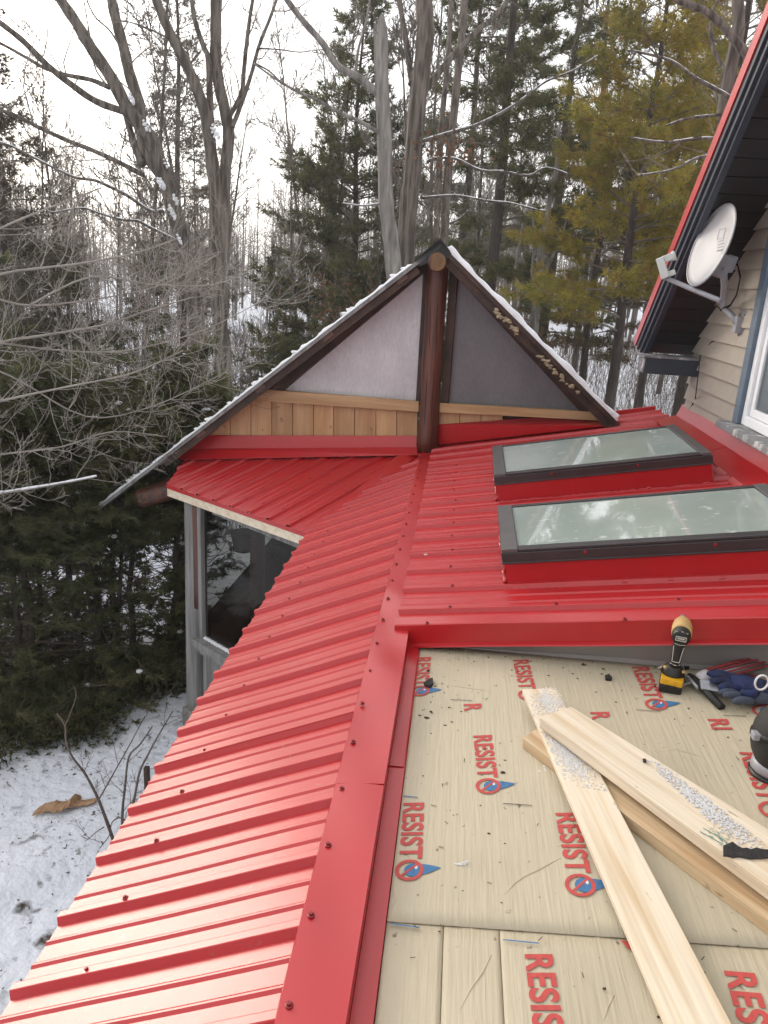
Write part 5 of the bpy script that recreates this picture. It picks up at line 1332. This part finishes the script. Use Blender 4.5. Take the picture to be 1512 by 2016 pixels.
# cedars beside the porch: several thin stems, flat drooping sprays
def cedar(px, D, h, label, half, nst, seed, nbr=150, low=.04):
    rg = np.random.RandomState(seed); x, y = gpos(px, D, 1300); g = float(gz(x, y)); root = empty('cedar_tree', (x, y, g), label, 'cedar', 'cedars beside the porch')
    segs = []; C = []; D_ = []
    for s in range(nst):
        a = rg.rand()*6.28; lean = arr(math.cos(a), math.sin(a), 0)*rg.uniform(.08, .30)*h*.35; hh = h*rg.uniform(.75, 1.05)
        b = arr(x, y, g-.1)+arr(math.cos(a), math.sin(a), 0)*rg.uniform(.02, .25)
        pts = [b+lean*(t**1.2)+arr(rg.normal(0, .02), rg.normal(0, .02), hh*t) for t in np.linspace(0, 1, 9)]
        mb = MB(); r0 = rg.uniform(.028, .048); mb.tube(pts, [r0*(1-.85*t)+.003 for t in np.linspace(0, 1, 9)], 7); obj('trunk', mb, 'barkpine', root, smooth=True)
        pts = np.array(pts)
        for k in range(nbr//nst):
            f = low+(1-low)*rg.rand(); i = min(int(f*8), 7); p = pts[i]+(pts[i+1]-pts[i])*(f*8-i)
            aa = rg.rand()*6.28; d = arr(math.cos(aa), math.sin(aa), rg.uniform(-.05, .35)); L = half*(1.05-.75*f)*rg.uniform(.45, 1.1)
            hole = .10 < f < .50 and rg.rand() < .92
            q = p; dd = unit(d)
            for st in range(5):
                dd = unit(dd+rg.normal(0, .08, 3)+arr(0, 0, .05)); q2 = q+dd*L/5; segs.append((q, q2, .006*(1-st/6)+.0015, .005*(1-st/6)+.0015)); q = q2
                if hole and st < 4: continue
                for m_ in range(3):
                    sd = unit(dd*.6+np.cross(dd, arr(0, 0, 1))*rg.choice([-1, 1])*rg.uniform(.4, 1.0)+arr(0, 0, rg.normal(-.1, .2)))
                    l2 = rg.uniform(.10, .26); segs.append((q, q+sd*l2, .002, .0012))
                    for ff in np.linspace(.15, 1, 5): C.append(q+sd*l2*ff+rg.normal(0, .012, 3)); D_.append(sd)
    obj('branches', segmesh(segs), 'brush', root)
    V, T = tufts(np.array(C), np.array(D_), rg, 10, .085, .0055, .12, .42); mb = MB(); mb.add(V, T); obj('foliage', mb, 'cedar_needles', root)
    mb = MB()                                              # a few caught lumps of snow
    for i in rg.choice(len(C), min(len(C), 46), replace=False): mb.blob(C[i]+arr(0, 0, .01), arr(.04, .035, .014)*rg.uniform(.5, 1.3), i)
    obj('snow', mb, 'snow', root, smooth=True, kind='stuff'); return root
cedar(60, 7.6, 3.4, 'dense cedar at the left edge beside the young maple', 1.15, 4, 41, 270)
cedar(215, 7.7, 3.6, 'multi stemmed cedar in the middle of the clump with snow showing between its stems', 1.0, 7, 42, 260)
cedar(330, 8.0, 3.7, 'cedar nearest the grey corner post', .95, 4, 43, 190)
cedar(10, 9.8, 4.2, 'taller cedar behind the dense one at the left edge', 1.2, 4, 44, 190)
cedar(-60, 8.2, 3.6, 'cedar mostly cut off by the left edge', 1.2, 4, 45, 300)
# low dark juniper mat under the cedars
def low_shrub(px, D, rad, h, seed, label):
    rg = np.random.RandomState(seed); x, y = gpos(px, D, 1400); g = float(gz(x, y)); root = empty('evergreen_shrub', (x, y, g), label, 'shrub', 'low shrubs under the cedars')
    C = []; D_ = []; segs = []
    for k in range(70):
        a = rg.rand()*6.28; e = rg.uniform(.1, 1.2); d = arr(math.cos(a)*math.cos(e), math.sin(a)*math.cos(e), math.sin(e)*.9); L = rad*rg.uniform(.5, 1.0)*(1 if e < .7 else h/rad)
        p0 = arr(x, y, g); segs.append((p0, p0+d*L, .008, .003))
        for m_ in range(34): f = rg.uniform(.35, 1.05); C.append(p0+d*L*f+rg.normal(0, .07, 3)); D_.append(d+arr(0, 0, .3))
    obj('branches', segmesh(segs), 'brush', root)
    V, T = tufts(np.array(C), np.array(D_), rg, 9, .08, .006, .0, .5); mb = MB(); mb.add(V, T); obj('foliage', mb, 'cedar_needles', root); return root
low_shrub(20, 7.0, .8, .45, 51, 'low dark evergreen shrub at the left edge above the open snow')
low_shrub(150, 6.9, .6, .38, 52, 'low dark evergreen shrub at the foot of the middle cedar')
low_shrub(290, 7.3, .55, .36, 53, 'low dark evergreen shrub close to the grey corner post')

# sapling by the eave
limb_tree('sapling', 'bare thin many stemmed sapling in the snow beside the red eave', 'sapling', [
    ([(226, 1664), (214, 1628), (196, 1580), (182, 1550), (165, 1520), (142, 1490), (130, 1460), (128, 1430), (112, 1405)], .019, .006, .1),
    ([(241, 1640), (241, 1600), (246, 1550), (254, 1490), (276, 1465), (300, 1430)], .016, .006, 0),
    ([(252, 1622), (264, 1575), (275, 1520), (292, 1485), (305, 1460), (340, 1400)], .015, .006, -.1),
    ([(194, 1575), (225, 1520), (256, 1465), (285, 1410)], .009, .004, .1),
    ([(252, 1620), (236, 1610), (220, 1620), (215, 1645), (196, 1670)], .008, .004, .0),
    ([(205, 1628), (190, 1638), (176, 1650), (168, 1656)], .006, .003, .0),
    ([(128, 1430), (140, 1400), (150, 1370), (145, 1350)], .006, .003, .1)], 5.0, 235, twig_every=.16, seed=17, bark='brush', twl=.28, twr=.003, lvl=1, twigs='brush', tw_min=.0012, thick=.75)

# ================================================================== BACKGROUND BARE WOOD
def bare_proto(seed, h, r):
    rg = np.random.RandomState(seed); segs = []; p = arr(0, 0, -.3); d = arr(0, 0, 1); n = 10; pts = [p]
    for i in range(n):
        d = unit(d+rg.normal(0, .035, 3)+arr(0, 0, .06)); q = p+d*(h+.3)/n
        f = i/n
        if f > .22:
            for k in range(rg.randint(3, 7)):
                a = rg.rand()*6.28; dd = unit(arr(math.cos(a), math.sin(a), rg.uniform(.7, 1.6)))
                grow(segs, p+(q-p)*rg.rand(), dd, h*.20*rg.uniform(.4, 1.1)*(1.15-f*.7), max(.013, r*.28*(1-f)), 2, rg, up=.12, jit=.12, kids=5, ratio=.62, steps=4, minr=.0085)
        p = q; pts.append(p)
    mb = MB(); mb.tube(pts, [r*(1-.88*i/n) for i in range(n+1)], 7)
    return mb.mesh('trunk', MT['bark'], smooth=True), segmesh(segs).mesh('branches', MT['twig'])
protos = [bare_proto(100+i, 10+1.2*(i % 4), .075+.015*(i % 3)) for i in range(7)]
rg = np.random.RandomState(55); placed = []
tries = 0
while len(placed) < 165 and tries < 4000:
    tries += 1
    px_ = rg.uniform(-260, 1640); D_ = 15+50*rg.rand()**.8
    if px_ > 560 and px_ < 1200 and rg.rand() < .35: continue
    if 980 < px_ < 1420 and D_ < 34 and rg.rand() < .8: continue
    x, y = gpos(px_, D_)
    if any((x-a)**2+(y-b)**2 < .9 for a, b in placed): continue
    placed.append((x, y)); t, b = protos[rg.randint(len(protos))]
    s = rg.uniform(.75, 1.25)*(.68 if px_ < 620 else 1.0)
    where = ('at the left edge of the grey wood, left of the leaning maple' if px_ < 230 else 'in the grey wood between the two big maples' if px_ < 420 else 'in the grey wood between the forked maple and the dense pine' if px_ < 640 else 'in the wood straight behind the gable peak' if px_ < 960 else 'among the tall pines right of the gable peak' if px_ < 1280 else 'behind the golden pines near the house roof')
    root = empty('bare_tree', (x, y, float(gz(x, y))), 'slender leafless tree '+where, 'tree', 'slender leafless trees '+where)
    root.scale = (s, s, s); root.rotation_euler = (rg.normal(0, .035), rg.normal(0, .035), rg.rand()*6.28)
    for me in (t, b):
        c = bpy.data.objects.new(me.name, me); COL.objects.link(c); c.parent = root

# far wood: one mass of thin trunks and twigs beyond the trees one can tell apart
def far_wood():
    rg = np.random.RandomState(66); A = []; B = []; ra = []; rb = []
    for i in range(900):
        a = R(rg.uniform(-48, 42)); D_ = rg.uniform(58, 120); x, y = D_*math.sin(a), D_*math.cos(a); g = float(gz(x, y)); h = rg.uniform(6, 12)
        p = arr(x, y, g-.3); lean = rg.normal(0, .04, 2)
        q = p+arr(lean[0]*h, lean[1]*h, h); A.append(p); B.append(q); ra.append(rg.uniform(.06, .16)); rb.append(.02)
        for k in range(26):
            f = rg.uniform(.12, 1); s = p+(q-p)*f; d = unit(arr(rg.normal(), rg.normal(), rg.uniform(.3, 1.6))); l = rg.uniform(.6, 2.4)*(1.1-.5*f)
            A.append(s); B.append(s+d*l); ra.append(.028); rb.append(.010)
            for k2 in range(2):
                s2 = s+d*l*rg.uniform(.3, .9); d2 = unit(d+rg.normal(0, .6, 3)); A.append(s2); B.append(s2+d2*l*.6); ra.append(.016); rb.append(.008)
    for i in range(560):                                   # unseen wood carried on round the clearing, added to dim roof reflections
        a = R(rg.uniform(42, 314)); D_ = rg.uniform(24, 60); x, y = D_*math.sin(a), D_*math.cos(a); g = float(gz(x, y)); h = rg.uniform(9, 16)
        p = arr(x, y, g-.3); q = p+arr(rg.normal(0, .5), rg.normal(0, .5), h); A.append(p); B.append(q); ra.append(rg.uniform(.10, .2)); rb.append(.03)
        for k in range(22):
            f = rg.uniform(.2, 1); s = p+(q-p)*f; d = unit(arr(rg.normal(), rg.normal(), rg.uniform(.2, 1.2))); l = rg.uniform(.8, 3.0)*(1.1-.5*f)
            A.append(s); B.append(s+d*l); ra.append(.06); rb.append(.02)
    mb = MB(); mb.segs(A, B, np.array(ra), np.array(rb), 3); o = obj('far_wood', mb, 'twig'); o['kind'] = 'stuff'; o['label'] = 'grey brown mass of leafless wood in the distance'
far_wood()
# brush: thin stems standing in the snow of the forest floor
def brush():
    rg = np.random.RandomState(67); A = []; B = []; ra = []; rb = []
    for i in range(9000):
        right = rg.rand() < .48
        if right: px_ = rg.uniform(960, 1420); D_ = rg.uniform(15, 44)
        else: px_ = rg.uniform(-120, 1000); D_ = rg.uniform(12, 46)
        x, y = gpos(px_, D_); g = float(gz(x, y)); h = rg.uniform(.25, 1.0) if right else rg.uniform(.4, 2.4)
        if right and D_ > 36: h *= 1.8
        p = arr(x, y, g-.03); d = unit(arr(rg.normal(0, .25), rg.normal(0, .25), 1)); q = p+d*h*.55; e = q+unit(d+rg.normal(0, .25, 3))*h*.45
        r = (.006 if right else .009)*(D_/20)**.5
        A += [p, q]; B += [q, e]; ra += [r, r*.8]; rb += [r*.8, r*.5]
        if not right or rg.rand() < .4:
            for k in range(3): s = p+(q-p)*rg.uniform(.4, 1); d2 = unit(d+rg.normal(0, .5, 3)); A.append(s); B.append(s+d2*h*.35); ra.append(r*.6); rb.append(r*.4)
    mb = MB(); mb.segs(A, B, np.array(ra), np.array(rb), 3); o = obj('brush', mb, 'brush'); o['kind'] = 'stuff'; o['label'] = 'thin brown brush stems standing in the snow of the wood'
brush()
# dead leaves still hanging low behind the gable, and litter on the near snow
def litter():
    rg = np.random.RandomState(68); n = 1700
    C = np.zeros((n, 3)); 
    for i in range(n):
        if i < 700: x = -2.0-abs(rg.normal(0, 1.6)); y = rg.uniform(3.0, 7.2)
        else: x = rg.uniform(-7, -1.2); y = rg.uniform(5.2, 9.5)
        C[i] = (x, y, float(gz(x, y))+.012)
    V, T = tufts(C, np.tile(arr(0, 0, .02), (n, 1)), rg, 1, .034, .008, .0, 1.0)
    V[:, 2] = gz(V[:, 0], V[:, 1])+.008+.25*(V[:, 2]-gz(V[:, 0], V[:, 1])-.008)
    keep = V; mb = MB(); mb.add(V, T); o = obj('leaf_litter', mb, 'litter'); o['kind'] = 'stuff'; o['label'] = 'dark leaves and twigs scattered on the snow'
    C = []; 
    for (px_, py_, D_, s) in ((640, 605, 16, .5), (690, 690, 15, .6), (1010, 640, 16, .6), (870, 300, 12, .3), (660, 560, 17, .5)):
        c = at(px_, py_, D_); C.append(c+rg.normal(0, s, (130, 3))*arr(1, 1, .45))
    C = np.vstack(C); V, T = tufts(C, rg.normal(0, 1, C.shape)*.5, rg, 2, .07, .022, .2, .8); mb = MB(); mb.add(V, T); o = obj('dead_leaves', mb, 'leafbrown'); o['kind'] = 'stuff'; o['label'] = 'clusters of brown dead leaves hanging on undergrowth'
litter()
# winter haze: one even body of air round the whole scene
def haze(density):
    m = bpy.data.materials.new('haze_air'); m.use_nodes = True; N = m.node_tree.nodes; L = m.node_tree.links
    N.remove(N['Principled BSDF']); v = N.new('ShaderNodeVolumePrincipled'); v.inputs['Color'].default_value = (.95, .96, 1, 1); v.inputs['Density'].default_value = density; v.inputs['Anisotropy'].default_value = .3
    L.new(v.outputs[0], N['Material Output'].inputs['Volume'])
    mb = MB(); mb.box(arr(0, 85, 8), (160, 0, 0), (0, 170, 0), (0, 0, 15)); o = obj('haze', mb, m); o['kind'] = 'stuff'; o['label'] = 'thin pale winter haze filling the air'
haze(.0019)
